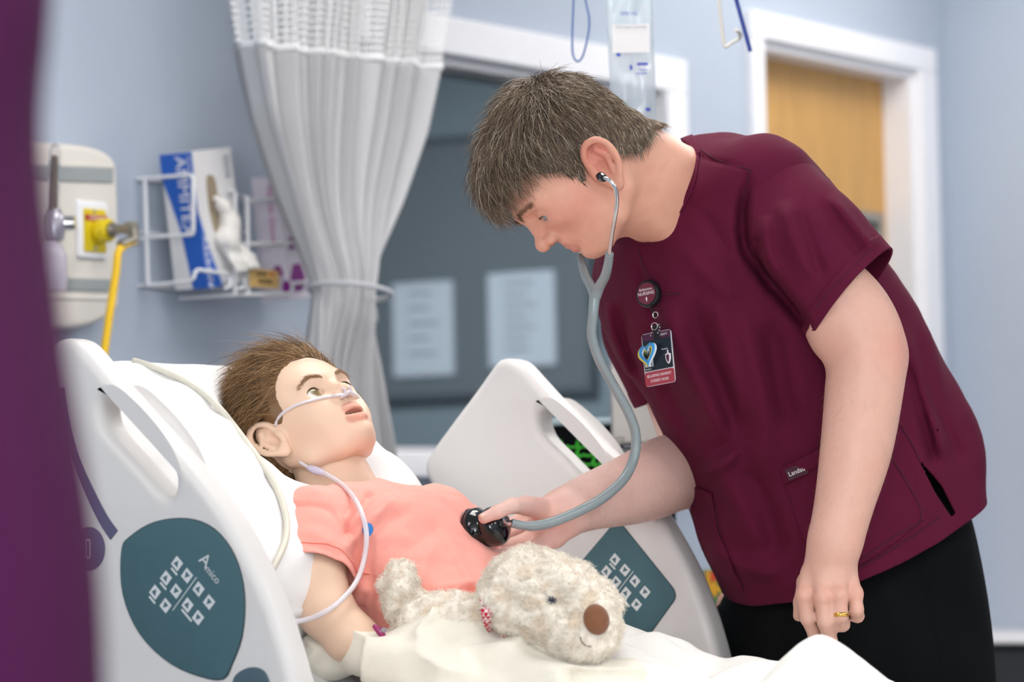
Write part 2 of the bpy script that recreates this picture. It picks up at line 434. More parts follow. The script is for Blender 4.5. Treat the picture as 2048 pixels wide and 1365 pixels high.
b.box((WX - T, YS[0], 0), (WX, YS[1], CEIL_Z)); b.box((WX - T, YS[2], 0), (WX, YS[3], CEIL_Z)); b.box((WX - T, YS[4], 0), (WX, YS[5], CEIL_Z))
b.box((WX - T, YS[1], 0), (WX, YS[2], openw[2])); b.box((WX - T, YS[1], openw[3]), (WX, YS[2], CEIL_Z)); b.box((WX - T, YS[3], opend[3]), (WX, YS[4], CEIL_Z))
struct(b.build('wall_head', M_wall))
struct(MB().box((WX, WY, 0), (5.2, WY + .12, CEIL_Z)).build('wall_right', M_wall))
struct(MB().box((5.2, -5.5, 0), (5.32, WY + .12, CEIL_Z)).build('wall_front', M_wall))
W2 = (2.3, 5.0, .85, 2.35)     # unseen window added behind the camera as frontal fill light
b = MB(); b.box((WX - T, -5.62, 0), (W2[0], -5.5, CEIL_Z)); b.box((W2[1], -5.62, 0), (5.32, -5.5, CEIL_Z)); b.box((W2[0], -5.62, 0), (W2[1], -5.5, W2[2])); b.box((W2[0], -5.62, W2[3]), (W2[1], -5.5, CEIL_Z)); struct(b.build('wall_left', M_wall))
wn2 = struct(empty('fill_window', (3.65, -5.5, W2[2]))); fr = MB(); e = .06
fr.box((W2[0] - e, -5.505, W2[2] - e), (W2[0], -5.48, W2[3] + e)); fr.box((W2[1], -5.505, W2[2] - e), (W2[1] + e, -5.48, W2[3] + e)); fr.box((W2[0], -5.505, W2[3]), (W2[1], -5.48, W2[3] + e)); fr.box((W2[0], -5.505, W2[2] - e), (W2[1], -5.48, W2[2])); fr.box((3.62, -5.58, W2[2]), (3.68, -5.53, W2[3]))
fr.build('window_frame', M_white, wn2)
ld = bpy.data.lights.new('window_fill', 'AREA'); ld.shape = 'RECTANGLE'; ld.size = W2[1] - W2[0]; ld.size_y = W2[3] - W2[2]; ld.energy = FILL_POWER; ld.color = (.95, .98, 1)
lo = bpy.data.objects.new('window_fill', ld); COL.objects.link(lo); lo.location = ((W2[0] + W2[1]) / 2, -5.6, (W2[2] + W2[3]) / 2); lo.rotation_euler = (math.radians(90), 0, 0); lo.parent = wn2; lo.matrix_parent_inverse = Matrix.Translation(-Vector(wn2.location))
struct(MB().box((-6.2, -5.62, -.1), (5.32, 5.6, 0)).build('floor', M_floor))
struct(MB().box((-6.2, -5.62, CEIL_Z), (5.32, 5.6, CEIL_Z + .1)).build('ceiling', M_ceil))
struct(MB().box((WX, 2.2, 0), (WX + .012, opend[0] - .06, .1)).build('baseboard_head', mat('charcoal cove base', '35383C', .5)))
# the room seen through the window
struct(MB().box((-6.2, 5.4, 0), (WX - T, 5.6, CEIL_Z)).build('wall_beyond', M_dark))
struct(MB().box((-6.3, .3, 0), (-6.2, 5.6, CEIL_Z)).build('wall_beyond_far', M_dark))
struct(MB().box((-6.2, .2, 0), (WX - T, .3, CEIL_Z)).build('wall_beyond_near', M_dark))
# window
wn = struct(empty('window_1', (WX, 2.27, openw[2])))
fr = MB(); tw = .088; y0, y1, z0, z1 = openw
fr.box((WX - .005, y0 - tw, z1), (WX + .022, y1 + tw, z1 + .075)); fr.box((WX - .005, y0 - tw, z0 - .04), (WX + .022, y0, z1)); fr.box((WX - .005, y1, z0 - .04), (WX + .022, y1 + tw, z1))
fr.build('window_frame', M_white, wn, bevel=.004)
fr = MB(); fr.box((WX - T, y0, z0), (WX, y0 + .02, z1)); fr.box((WX - T, y1 - .02, z0), (WX, y1, z1)); fr.box((WX - T, y0 + .02, z1 - .02), (WX, y1 - .02, z1)); fr.box((WX - T, y0 + .02, z0), (WX, y1 - .02, z0 + .012))
fr.build('jamb', mat('grey window jamb', 'B9BAC0', .5), wn)
MB().box((WX - .02, y0 - tw - .02, z0 - .05), (WX + .05, y1 + tw + .02, z0)).build('window_sill', M_white, wn, bevel=.006)
MB().box((WX - .066, y0 + .02, z0 + .012), (WX - .060, y1 - .02, z1 - .02)).build('pane', M_glass, wn)
# door
dr = struct(empty('door_1', (WX, 3.66, 0)))
y0, y1, z0, z1 = opend; tw = .088
fr = MB(); fr.box((WX - .005, y0 - .056, 0), (WX + .022, y0, z1)); fr.box((WX - .005, y1, 0), (WX + .022, y1 + tw, z1)); fr.box((WX - .005, y0 - .056, z1), (WX + .022, y1 + tw, z1 + .06))
fr.build('door_frame', M_white, dr, bevel=.004)
fr = MB(); fr.box((WX - T, y0, 0), (WX, y0 + .02, z1)); fr.box((WX - T, y1 - .02, 0), (WX, y1, z1)); fr.box((WX - T, y0 + .02, z1 - .02), (WX, y1 - .02, z1))
fr.build('jamb', M_white, dr)
lv = onx(1690, 420, WX - .08); lv2 = onx(1755, 420, WX - .08)
v0, v1, vz = lv[1], lv2[1], lv[2]
lf = MB(); dx0, dx1 = WX - T, WX - .075
lf.box((dx0, y0 + .02, .01), (dx1, v0, z1 - .02)); lf.box((dx0, v1, .01), (dx1, y1 - .02, z1 - .02)); lf.box((dx0, v0, vz), (dx1, v1, z1 - .02)); lf.box((dx0, v0, .01), (dx1, v1, 1.05))
lf.build('door_leaf', M_oak, dr)
lf = MB(); e = .022
lf.box((dx0, v0, 1.05), (dx1 + .012, v0 + e, vz)); lf.box((dx0, v1 - e, 1.05), (dx1 + .012, v1, vz)); lf.box((dx0, v0 + e, vz - e), (dx1 + .012, v1 - e, vz)); lf.box((dx0, v0 + e, 1.05), (dx1 + .012, v1 - e, 1.05 + e))
lf.build('vision_frame', mat('grey vision frame', '8E8C86', .5), dr)
MB().box((dx0 + .015, v0 + e, 1.05 + e), (dx0 + .022, v1 - e, vz - e)).build('pane', mat('dark door glass', '3A3F42', .08), dr)
hd = MB(); hd.rev((dx1, y0 + .09, 1.0), (1, 0, 0), [(.028, 0), (.028, .008), (.011, .01), (.011, .05)]); hd.tube([(dx1 + .05, y0 + .085, 1.), (dx1 + .052, y0 + .14, 1.), (dx1 + .05, y0 + .2, 1.)], .009)
hd.build('door_handle', M_steel, dr, smooth=True)
# ceiling lights
M_diff = mat('light diffuser', 'FFFFFF', .5, emit='FFF8F0', estr=2.); M_diff.cycles.emission_sampling = 'NONE'
def panel_lamp(parent, x, y, power, col=(1, .96, .92)):
    ld = bpy.data.lights.new('lamp', 'AREA'); ld.shape = 'RECTANGLE'; ld.size = .6; ld.size_y = 1.2; ld.energy = power; ld.color = col
    lo = bpy.data.objects.new('lamp', ld); COL.objects.link(lo); lo.location = (x, y, CEIL_Z - .022); lo.parent = parent; lo.matrix_parent_inverse = Matrix.Translation(-Vector(parent.location))
for i, (lx, ly) in enumerate(LIGHT_SPOTS):
    t = thing('ceiling_light', ('recessed ceiling light panel number %d out of view above the room' % (i + 1)), 'ceiling light', (lx, ly, CEIL_Z), 'ceiling light panels')
    t['label'] = 'rectangular recessed ceiling light panel above the ward, out of the picture'
    f = MB(); a, c = .3, .6
    f.box((lx - a - .02, ly - c - .02, CEIL_Z - .02), (lx - a, ly + c + .02, CEIL_Z)); f.box((lx + a, ly - c - .02, CEIL_Z - .02), (lx + a + .02, ly + c + .02, CEIL_Z))
    f.box((lx - a, ly - c - .02, CEIL_Z - .02), (lx + a, ly - c, CEIL_Z)); f.box((lx - a, ly + c, CEIL_Z - .02), (lx + a, ly + c + .02, CEIL_Z))
    f.build('frame', M_white, t); MB().box((lx - a, ly - c, CEIL_Z - .012), (lx + a, ly + c, CEIL_Z - .004)).build('diffuser', M_diff, t); panel_lamp(t, lx, ly, LIGHT_POWER * (1.5 if lx < -.2 else 2.3))
t = thing('ceiling_light', 'unseen ceiling light panel added to brighten the dark room behind the window', 'ceiling light', (-3., 3.6, CEIL_Z))
MB().box((-3.3, 3.0, CEIL_Z - .012), (-2.7, 4.2, CEIL_Z - .004)).build('diffuser', M_diff, t); panel_lamp(t, -3., 3.6, 64, (.95, .97, 1))  # lamp added out of view to lift the dim room beyond
# notice board and its papers in the room beyond
bt = onpl(800, 308, (0, 5.38, 0), (0, 1, 0)); bb_ = onpl(1180, 775, (0, 5.38, 0), (0, 1, 0))
nb_ = thing('notice_board', 'large charcoal notice board seen through the dark window', 'notice board', (-3.4, 5.4, bb_[2]))
MB().box((bt[0] - .5, 5.375, bb_[2]), (bb_[0], 5.399, bt[2] + .02)).build('panel', M_board, nb_)
f = MB(); x0, x1, z0, z1 = bt[0] - .5, bb_[0], bb_[2], bt[2] + .02
f.box((x0 - .02, 5.37, z0 - .02), (x1 + .02, 5.399, z0)); f.box((x0 - .02, 5.37, z1), (x1 + .02, 5.399, z1 + .02)); f.box((x1, 5.37, z0), (x1 + .02, 5.399, z1)); f.box((x0 - .02, 5.37, z0), (x0, 5.399, z1))
f.build('board_frame', mat('board frame', '565B60', .5), nb_)
for lab, a, c, rows in (('white printed sheet on the notice board, nearer the curtain', (784, 569), (908, 749), 5), ('white printed sheet on the notice board, nearer the nurse', (975, 549), (1112, 729), 7)):
    p0 = ony(a[0], a[1], 5.37); p1 = ony(c[0], c[1], 5.37); xa, xb, za, zb = p0[0], p1[0], p1[2], p0[2]
    pp = thing('paper_sheet', lab, 'paper', ((xa + xb) / 2, 5.37, za), 'sheets on the notice board')
    MB().box((xa, 5.368, za), (xb, 5.3745, zb)).build('sheet', M_paper, pp)
    f = MB()
    for r in range(rows):
        zz = zb - .03 - r * (.24 / rows); lw = .5 + .4 * random.random()
        f.box((xa + .06, 5.3672, zz - .008), (xa + .06 + (xb - xa - .08) * lw, 5.3679, zz))
    f.build('printed_lines', M_ink, pp)
# dark counter unit on the right-hand wall
cu = thing('base_cabinet', 'charcoal base cabinet with a white top edge against the right wall', 'cabinet', (.4, 3.95, 0))
MB().box((-1.15, 3.68, .06), (1.6, WY - .002, .8)).build('body', mat('charcoal laminate', '33363B', .5), cu)
for k in range(4): MB().box((-1.13 + k * .685, 3.662, .1), (-1.13 + k * .685 + .665, 3.68, .78)).build('door', mat('charcoal laminate', '33363B', .5), cu, bevel=.003)
MB().box((-1.158, 3.65, .8), (1.62, WY - .002, .81)).build('worktop', M_white, cu, bevel=.004)
# ================================================================ the bed
M_rail = mat('bed rail plastic', 'E0DDDB', .38, var=.01, bump=.05, bscale=900)
M_teal = mat('teal control panel', '4A6A72', .65, spec=.3, var=.03, vscale=60)
M_rim = mat('dark panel rim', '36484F', .6)
M_key = mat('white key print', 'DCE0E2', .6)
M_keyd = mat('teal arrow print', '4E6B74', .6)
M_sheet = mat('white bed linen', 'F2F1F1', .85, var=.015, vscale=40, bump=.12, bscale=600, sheen=.1)
M_purple = mat('violet strip', '5D5A78', .5)
M_frame = mat('bed frame grey', '9A9C9F', .4)
TH = math.radians(42); PIV = np.array([.28, 0, .81]); BU = np.array([-math.cos(TH), 0, math.sin(TH)]); BN = np.array([math.sin(TH), 0, math.cos(TH)])
def bk(u, y, n): return PIV + BU * u + np.array([0, y, 0]) + BN * n
bed = thing('hospital_bed', 'raised hospital bed with light grey plastic side rails under the patient', 'bed', (.6, 0, 0))
mb = MB(); mb.box((-.45, -.38, .5), (1.75, -.32, .6)); mb.box((-.45, .32, .5), (1.75, .38, .6)); mb.box((-.45, -.32, .5), (-.37, .32, .6)); mb.box((1.67, -.32, .5), (1.75, .32, .6)); mb.box((.25, -.32, .5), (.33, .32, .6)); mb.box((1.1, -.32, .5), (1.18, .32, .6))
mb.build('frame', M_frame, bed, bevel=.008)
mb = MB(); mb.box((-.35, -.3, .12), (1.65, .3, .2)); mb.box((.1, -.05, .2), (.2, .05, .5)); mb.box((1.2, -.05, .2), (1.3, .05, .5)); mb.build('base', M_frame, bed, bevel=.01)
for sx in (-.3, 1.6):
    for sy in (-.3, .3):
        wb = MB(); wb.rev((sx, sy - .02, .065), (0, 1, 0), [(.02, 0), (.065, 0), (.065, .04), (.02, .04)], 20); wb.box((sx - .02, sy - .028, .06), (sx + .02, sy - .022, .13)); wb.build('wheel', M_black, bed, smooth=True)
mb = MB(); mb.box((.29, -.42, .6), (1.8, .42, .65)); mb.build('deck', M_frame, bed, bevel=.006)
mb = MB(); c = bk(.36, 0, -.18); mb.obox(c, BU * .42, np.array([0, .40, 0]), BN * .012); mb.build('back_deck', M_frame, bed, bevel=.006)
# mattress: flat section and raised back section in one bent slab
prof = [(1.82, .81), (.28, .81)] + [tuple(bk(u, 0, 0)[[0, 2]]) for u in (.05, .2, .4, .6, .80)] + [tuple(bk(.82, 0, -.04)[[0, 2]]), tuple(bk(.82, 0, -.12)[[0, 2]]), tuple(bk(.79, 0, -.15)[[0, 2]])] + [tuple(bk(u, 0, -.16)[[0, 2]]) for u in (.6, .3, .1)] + [(.22, .66), (1.82, .66)]
mb = MB(); mb.prism([(p[0], p[1]) for p in prof], ((0, 0, 0), (1, 0, 0), (0, 0, 1), (0, 1, 0)), -.42, .42); mb.build('mattress', M_sheet, bed, bevel=.03, seg=4)
# side rail outline (x, z) picked off the far rail
rim_px = [(985, 729), (998, 719), (1014, 718), (1035, 728), (1065, 760), (1100, 798), (1170, 868), (1240, 940), (1300, 1012), (1345, 1085), (1385, 1165), (1420, 1265), (1445, 1365), (1460, 1460), (1440, 1530), (1380, 1550), (1250, 1530), (1180, 1480), (1090, 1350), (960, 1150), (880, 1012), (850, 955), (846, 930), (857, 905), (900, 845), (945, 785)]
RIM = spline([ony(px, py, .475)[[0, 2]] for px, py in rim_px], 4, True)
hole_px = [(197, 803), (204, 789), (222, 783), (246, 798), (292, 843), (332, 895), (353, 940), (358, 965), (352, 990), (338, 993), (310, 965), (262, 912), (215, 862), (199, 830)]
HOLE = spline([ony(px, py, -.475)[[0, 2]] for px, py in hole_px], 3, True); HOLE = HOLE.mean(0) + (HOLE - HOLE.mean(0)) * np.array([.93, .95]) - np.array([.004, .003])
KEYS = [(357, 1128, 1), (377, 1152, -1), (335, 1157, 1), (355, 1183, -1), (313, 1185, 1), (334, 1212, -1), (400, 1179, 1), (421, 1205, -1), (378, 1211, 1), (399, 1236, -1)]
def rail(yc, label_yface, name='side_rail'):
    """yc mid-plane; keys on the face looking to -y"""
    r = slab(name, [RIM, HOLE], ((0, yc, 0), (1, 0, 0), (0, 0, 1)), .05, .014, M_rail, bed, 5)
    return r
def panel_on(r, outline, yf, keys, k_off):
    o2 = np.array(outline); c = o2.mean(0)
    slab('panel_rim', [c + (o2 - c) * 1.012], ((0, yf - .0006, 0), (1, 0, 0), (0, 0, 1)), .0016, 0, M_rim, r)
    slab('control_panel', [o2], ((0, yf - .0012, 0), (1, 0, 0), (0, 0, 1)), .0024, .0006, M_teal, r, 1)
    yk = yf - .0026
    e1 = nrm(np.array([.0146, -.0139])); e2 = np.array([-e1[1], e1[0]]) * -1      # e1 down-right, e2 down-left
    for (x, z, sgn) in keys:
        hs = .0064; q = [np.array([x, z]) + e1 * i * hs + e2 * j * hs for i, j in ((-1, -1), (1, -1), (1, 1), (-1, 1))]
        slab('key', [spline(q, 1, True)], ((0, yk, 0), (1, 0, 0), (0, 0, 1)), .0006, 0, M_key, r)
        tr = [np.array([x, z]) - sgn * e2 * .0042 - e1 * .0008, np.array([x, z]) + sgn * e2 * .003 + e1 * .0042 - e1 * .0005, np.array([x, z]) + sgn * e2 * .003 - e1 * .0042]
        slab('key_arrow', [tr], ((0, yk - .0004, 0), (1, 0, 0), (0, 0, 1)), .0003, 0, M_keyd, r)
    # small caption strokes under the key pairs and the dividing line
    for i in (0, 2, 4, 8):
        p = np.array(keys[i][:2]); a = p + e2 * .0098 - e1 * .003; d = p + e2 * .0098 + e1 * (.017 if i == 8 else .009)
        bq = [a - e2 * .0012, d - e2 * .0012, d + e2 * .0012, a + e2 * .0012]; slab('caption', [bq], ((0, yk, 0), (1, 0, 0), (0, 0, 1)), .0005, 0, M_key, r)
    m0 = (np.array(keys[1][:2]) + np.array(keys[6][:2])) / 2; a = m0 - e2 * .008; d = m0 + e2 * .045
    slab('divider_line', [[a - e1 * .0005, d - e1 * .0005, d + e1 * .0005, a + e1 * .0005]], ((0, yk, 0), (1, 0, 0), (0, 0, 1)), .0004, 0, M_key, r)
    return e1, e2, yk
YN = -.475
near = rail(-.45, -1); tag(near, 'light grey plastic rail on the near side with a rounded teal panel')
p2 = lambda pts, y: [ony(px, py, y)[[0, 2]] for px, py in pts]
pan = spline(p2([(246, 1098), (262, 1075), (300, 1050), (345, 1039), (390, 1041), (430, 1060), (462, 1098), (483, 1150), (490, 1210), (484, 1275), (466, 1325), (447, 1358), (400, 1352), (345, 1328), (295, 1285), (262, 1232), (245, 1170)], YN), 3, True)
keysN = [tuple(ony(x, y, YN)[[0, 2]]) + (s_,) for x, y, s_ in KEYS]
e1, e2, yk = panel_on(near, pan, YN, keysN, 0)
o_ = ony(413, 1122, YN); text('logo_letter', 'A', ((o_[0], yk, o_[2]), (e1[0], 0, e1[1]), (-e2[0], 0, -e2[1])), .022, M_key, near, depth=.0004)
o_ = ony(428, 1150, YN); text('logo_word', 'mico', ((o_[0], yk, o_[2]), (e1[0], 0, e1[1]), (-e2[0], 0, -e2[1])), .013, M_key, near, depth=.0004)
arc = spline(p2([(122, 775), (130, 830), (146, 890), (168, 950), (196, 1010), (222, 1055)], YN), 6); arc2 = spline(p2([(236, 1062), (214, 1030), (186, 975), (160, 915), (142, 850), (130, 775)], YN), 6)
arcl = list(spline(p2([(122, 775), (128, 850), (146, 915), (172, 985), (200, 1045), (222, 1080)], YN), 6)) + list(arc2)
slab('angle_gauge', [arcl], ((0, YN - .0008, 0), (1, 0, 0), (0, 0, 1)), .0016, 0, M_purple, near)
o_ = ony(180, 1098, YN); ov = [(o_[0] + .024 * math.cos(a), o_[2] + .026 * math.sin(a)) for a in np.linspace(0, 6.283, 28)[:-1]]
slab('lock_badge', [ov], ((0, YN - .001, 0), (1, 0, 0), (0, 0, 1)), .002, .0004, M_purple, near, 1)
bar = [(o_[0] + x, o_[2] + z) for x, z in rrect(.007, .024, .003)]; bi = [(o_[0] + x, o_[2] + z) for x, z in rrect(.004, .02, .0018)]
slab('lock_symbol', [bar, bi], ((0, YN - .0024, 0), (1, 0, 0), (0, 0, 1)), .0006, 0, M_rail, near)
foot = spline(p2([(468, 1362), (480, 1345), (505, 1335), (528, 1342), (540, 1365), (545, 1400), (500, 1420), (470, 1395)], YN), 3, True)
slab('lower_grip', [foot], ((0, YN - .001, 0), (1, 0, 0), (0, 0, 1)), .004, .001, mat('slate grip', '4C606C', .5), near, 1)
far = rail(.50, -1); tag(far, 'light grey plastic rail on the far side with a diamond-shaped teal panel')
cor = p2([(1236, 1040), (1357, 1190), (1273, 1306), (1146, 1146)], .475)
dia = []
for i in range(4):
    a, b_, c_ = cor[i - 1], cor[i], cor[(i + 1) % 4]
    for t in np.linspace(0, 1, 6):
        p = b_ + (a - b_) * .12 * (1 - t) ** 2 + (c_ - b_) * .12 * t ** 2; dia.append(p)
KF = [(1232, 1120), (1252, 1141), (1215, 1144), (1234, 1165), (1198, 1168), (1217, 1190), (1272, 1163), (1292, 1185), (1254, 1187), (1275, 1210)]
keysF = [tuple(ony(x, y, .475)[[0, 2]]) + (k[2],) for (x, y), k in zip(KF, KEYS)]
panel_on(far, dia, .475, keysF, 0)
# lowered foot rails, headboard and footboard
for yy in (-.45, .50):
    fo = [(.85, .52), (1.55, .50), (1.62, .55), (1.6, .74), (1.52, .80), (.95, .80), (.84, .74)]
    slab('foot_rail', [spline(fo, 4, True)], ((0, yy, 0), (1, 0, 0), (0, 0, 1)), .045, .012, M_rail, bed, 3)
slab('headboard', [rrect(.9, .55, .1, 6, (0, .95))], ((-.52, 0, 0), (0, 1, 0), (0, 0, 1)), .04, .012, M_rail, bed, 3)
slab('footboard', [rrect(.9, .4, .08, 6, (0, .72))], ((1.88, 0, 0), (0, 1, 0), (0, 0, 1)), .04, .012, M_rail, bed, 3)
# pillow behind the head: fat cushion with a dent
HC = np.array([.012, 0, 1.235])
def f_pillow(P):
    q = P - bk(.46, -.09, .045).astype(np.float32); u = q @ BU.astype(np.float32); y = q[:, 1]; n = q @ BN.astype(np.float32)
    au, ay = .235, .325
    ed = np.clip(1 - (np.abs(u) / au) ** 2.6, 0, 1) * np.clip(1 - (np.abs(y) / ay) ** 2.8, 0, 1)
    th = .012 + .085 * ed ** .55
    d = np.abs(n) - th; e = np.maximum(np.abs(u) - au, np.abs(y) - ay); d = np.maximum(d * .6, e)
    d = d + .004 * noise3(P, 26, 3) + .0022 * noise3(P * np.array([1, .35, 1], np.float32), 70, 4)
    hd = ell(P, HC + np.array([-.0, 0, -.005]), (.100, .125, .108)); return smax(d, -hd, .05)
V_, Q_ = sdf_mesh(f_pillow, bk(.45, 0, .05) - .42, bk(.45, 0, .05) + .42, .008)
pl = obj('pillow', V_, Q_, M_sheet); tag(pl, 'plump white pillow propping up the patient\'s head', 'pillow')
# ================================================================ shared body helpers
class Frame:
    """local head / hand frame: f forward, u up, l left"""
    def __init__(s, o, F, U):
        s.o = np.asarray(o, float); s.F = nrm(F); U = np.asarray(U, float); s.U = nrm(U - s.F * (U @ s.F)); s.L = np.cross(s.U, s.F)
        s.R = np.stack([s.F, s.U, s.L])
    def loc(s, P): return ((P - s.o.astype(np.float32)) @ s.R.T.astype(np.float32)).astype(np.float32)
    def w(s, q): return s.o + np.asarray(q, float) @ s.R
def rot(v, ax, a):
    v = np.asarray(v, float); ax = nrm(ax); return v * math.cos(a) + np.cross(ax, v) * math.sin(a) + ax * (ax @ v) * (1 - math.cos(a))
def strokes_fn(strokes):
    """surface folds authored as polylines: (pixels, height in m, width in px[, sharpness])"""
    ST = []
    for s in strokes: ST.append((spline(np.array(s[0], float), 4), s[1], s[2]))
    def f(P):
        x, y = proj(P); out = np.zeros(len(P), np.float32)
        for pts, amp, wd in ST:
            lo = pts.min(0) - 3 * wd; hi = pts.max(0) + 3 * wd; mk = (x > lo[0]) & (x < hi[0]) & (y > lo[1]) & (y < hi[1])
            if not mk.any(): continue
            xx = x[mk]; yy = y[mk]; best = np.full(len(xx), 1e9); tt = np.zeros(len(xx)); n = len(pts) - 1
            for i in range(n):
                a = pts[i]; e = pts[i + 1] - a; t = np.clip(((xx - a[0]) * e[0] + (yy - a[1]) * e[1]) / (e @ e + 1e-9), 0, 1)
                d = (xx - a[0] - e[0] * t) ** 2 + (yy - a[1] - e[1] * t) ** 2; b = d < best; best = np.where(b, d, best); tt = np.where(b, (i + t) / n, tt)
            tp = np.clip(np.minimum(tt, 1 - tt) * 5, .0, 1); out[mk] += amp * np.exp(-best / (wd * wd)) * tp
        return out
    return f
def ear_sdf(q, c, s=1., side=1, tilt=.25):
    c = np.asarray(c, np.float32); return bounded(lambda p: ear_raw(p, c, s, side, tilt), c, .05 * s, .012)(q)
def ear_raw(q, c, s=1., side=1, tilt=.25):
    """outer ear, q local points (f, u, l)"""
    p = (q - np.asarray(c, np.float32)) / s; p = p * np.array([1, 1, side], np.float32)
    ca, sa = math.cos(tilt), math.sin(tilt); p = np.stack([p[:, 0] * ca + p[:, 1] * sa, -p[:, 0] * sa + p[:, 1] * ca, p[:, 2] + p[:, 0] * .35], 1)
    base = ell(p, (-.002, .002, -.001), (.0165, .029, .0065))
    hx = [(.012, .004, .001), (.011, .018, .006), (.003, .028, .010), (-.009, .026, .012), (-.016, .014, .012), (-.0165, .0, .011), (-.012, -.014, .009), (-.004, -.024, .005)]
    hr_ = [.003, .0034, .0038, .004, .004, .0038, .0036, .004]; hs_ = spline(np.array([h + (r_,) for h, r_ in zip(hx, hr_)]), 3)
    d = smin(base, chain(p, hs_[:, :3], hs_[:, 3], .0015), .004)
    d = smin(d, ell(p, (.0, -.025, .001), (.0075, .0095, .006)), .006)
    d = smax(d, -ell(p, (.002, -.004, .010), (.0085, .0125, .0125)), .003)
    d = smax(d, -ell(p, (-.004, .013, .012), (.0085, .010, .0085)), .003)
    d = smin(d, chain(p, [(-.004, .018, .005), (-.0095, .004, .008), (-.005, -.012, .006)], [.0025, .003, .003], .002), .003)
    d = smin(d, ell(p, (.012, -.005, .002), (.0045, .007, .004)), .004)
    return d * s
def hair_paths(roots, nors, flow, length, lift, S, droop=0., curl=0., outside=None, jitter=.25):
    """grow strands from roots along a flow field (unit vectors at points)"""
    N = len(roots); L_ = length * (1 + jitter * RNG.normal(size=(N, 1))); L_ = np.clip(L_, length * .3, length * 1.9)
    P = roots.copy(); out = [P.copy()]; st = L_ / (S - 1)
    n = nors; rd = RNG.normal(size=(N, 3)) * .22
    for k in range(S - 1):
        fl = flow(P); d = fl + n * (lift * (1 - k / (S - 1) * 1.3)) + rd + np.array([0, 0, -droop]) * k + RNG.normal(size=(N, 3)) * curl
        d /= np.linalg.norm(d, axis=1)[:, None] + 1e-9; P = P + d * st
        if outside is not None:
            dd = outside(P.astype(np.float32)); mk = dd < .0008
            if mk.any(): P[mk] += n[mk] * (.0008 - dd[mk])[:, None]
        out.append(P.copy())
    return np.stack(out, 1)
def eyeball(parent, c, fwd, up, r, iris):
    MB_ = MB(); v = []; f = []; n, m_ = 16, 12; side = np.cross(up, fwd)
    cols = []
    for i in range(m_ + 1):
        th = math.pi * i / m_
        for k in range(n):
            a = 2 * math.pi * k / n; d = fwd * math.cos(th) + (up * math.cos(a) + side * math.sin(a)) * math.sin(th); v.append(np.asarray(c) + d * r)
            ang = math.degrees(th); cols.append(lin('0A0A0A') if ang < 13 else (lin(iris) if ang < 31 else lin('EFEBE6')))
    for i in range(m_):
        for k in range(n): f.append((i * n + k, (i + 1) * n + k, (i + 1) * n + (k + 1) % n, i * n + (k + 1) % n))
    return obj('eye', v, f, mat('eye', 'FFFFFF', .08, attr='Col', coat=.6), parent, True, col=np.array(cols))
# ================================================================ the child manikin in the bed
M_mskin = mat('manikin skin', 'EFC6A4', .42, attr='Col', sss=.12, sssr=(.012, .005, .003), var=.012, vscale=25)
M_shirt = mat('coral cotton', 'F9A799', .85, var=.02, vscale=300, bump=.15, bscale=1500, sheen=.15, bdist=.0006)
M_hairA = mat('manikin hair', '7A5B3C', .5, attr='Col')
pat = thing('patient_manikin', 'child patient manikin in a coral shirt lying propped up in the bed', 'manikin', (.3, 0, .81))
pF = np.array([.69, 0, .72]); pU = np.array([-.72, 0, .69])
pF = rot(pF, pU, math.radians(-12))
PH = Frame(HC, pF, pU)
def p_face(q):
    d = ell(q, (-.012, .03, 0), (.083, .078, .072))
    d = smin(d, ell(q, (.022, .03, 0), (.055, .05, .06)), .03)
    d = smin(d, ell(q, (.026, -.02, 0), (.049, .052, .054)), .03)
    d = smin(d, ell(q, (.044, -.047, 0), (.03, .024, .03)), .025)
    for s in (-1, 1):
        d = smin(d, ell(q, (.046, -.024, s * .028), (.018, .022, .018)), .02)                    # cheeks
        d = smin(d, chain(q, [(-.008, -.03, s * .053), (.01, -.052, s * .045), (.04, -.066, s * .02)], [.012, .013, .013], .01), .02)
    d = smin(d, ell(q, (.054, -.067, 0), (.0165, .013, .018)), .014)                             # chin
    d = smin(d, ell(q, (.066, .022, 0), (.014, .012, .042)), .014)                               # brow
    for s in (-1, 1): d = smax(d, -ell(q, (.086, .004, s * .029), (.017, .0125, .018)), .012)    # eye sockets
    d = smin(d, chain(q, [(.067, .014, 0), (.076, .001, 0), (.0855, -.0115, 0)], [.0065, .007, .0085], .004), .010)   # nose
    for s in (-1, 1): d = smin(d, sph(q, (.079, -.0155, s * .0085), .0066), .005)
    for s in (-1, 1): d = smax(d, -ell(q, (.081, -.0222, s * .005), (.004, .003, .003)), .002)
    # eyelids
    for s in (-1, 1):
        lid = ell(q, (.058, .004, s * .0285), (.017, .0145, .0165)); op = ell(q, (.0735, .0035, s * .0288), (.012, .0078, .0135))
        lid = smax(lid, -op, .0012); d = smin(d, lid, .004); d = smax(d, -op, .0015)
    # mouth: open lips
    lipu = chain(q, [(.061, -.043, -.023), (.073, -.0375, -.0105), (.0755, -.0372, 0), (.073, -.0375, .0105), (.061, -.043, .023)], [.0026, .0046, .0048, .0046, .0026], .003)
    lipl = chain(q, [(.061, -.045, -.023), (.0705, -.0510, -.0105), (.0705, -.0522, 0), (.0705, -.0510, .0105), (.061, -.045, .023)], [.003, .0056, .0062, .0056, .003], .003)
    d = smin(d, smin(lipu, lipl, .002), .004)
    d = smax(d, -ell(q, (.068, -.0445, 0), (.017, .0044, .0175)), .002)
    return d
def p_head(P):
    q = PH.loc(P); d = p_face(q)
    for s in (-1, 1): d = smin(d, ear_sdf(q, (.002, -.002, s * .073), .98, s, .1), .004)
    return d
nk0 = PH.w((-.012, -.04, 0)); nk1 = ony(715, 962, 0.); nk1 = nk1 - BN * .035
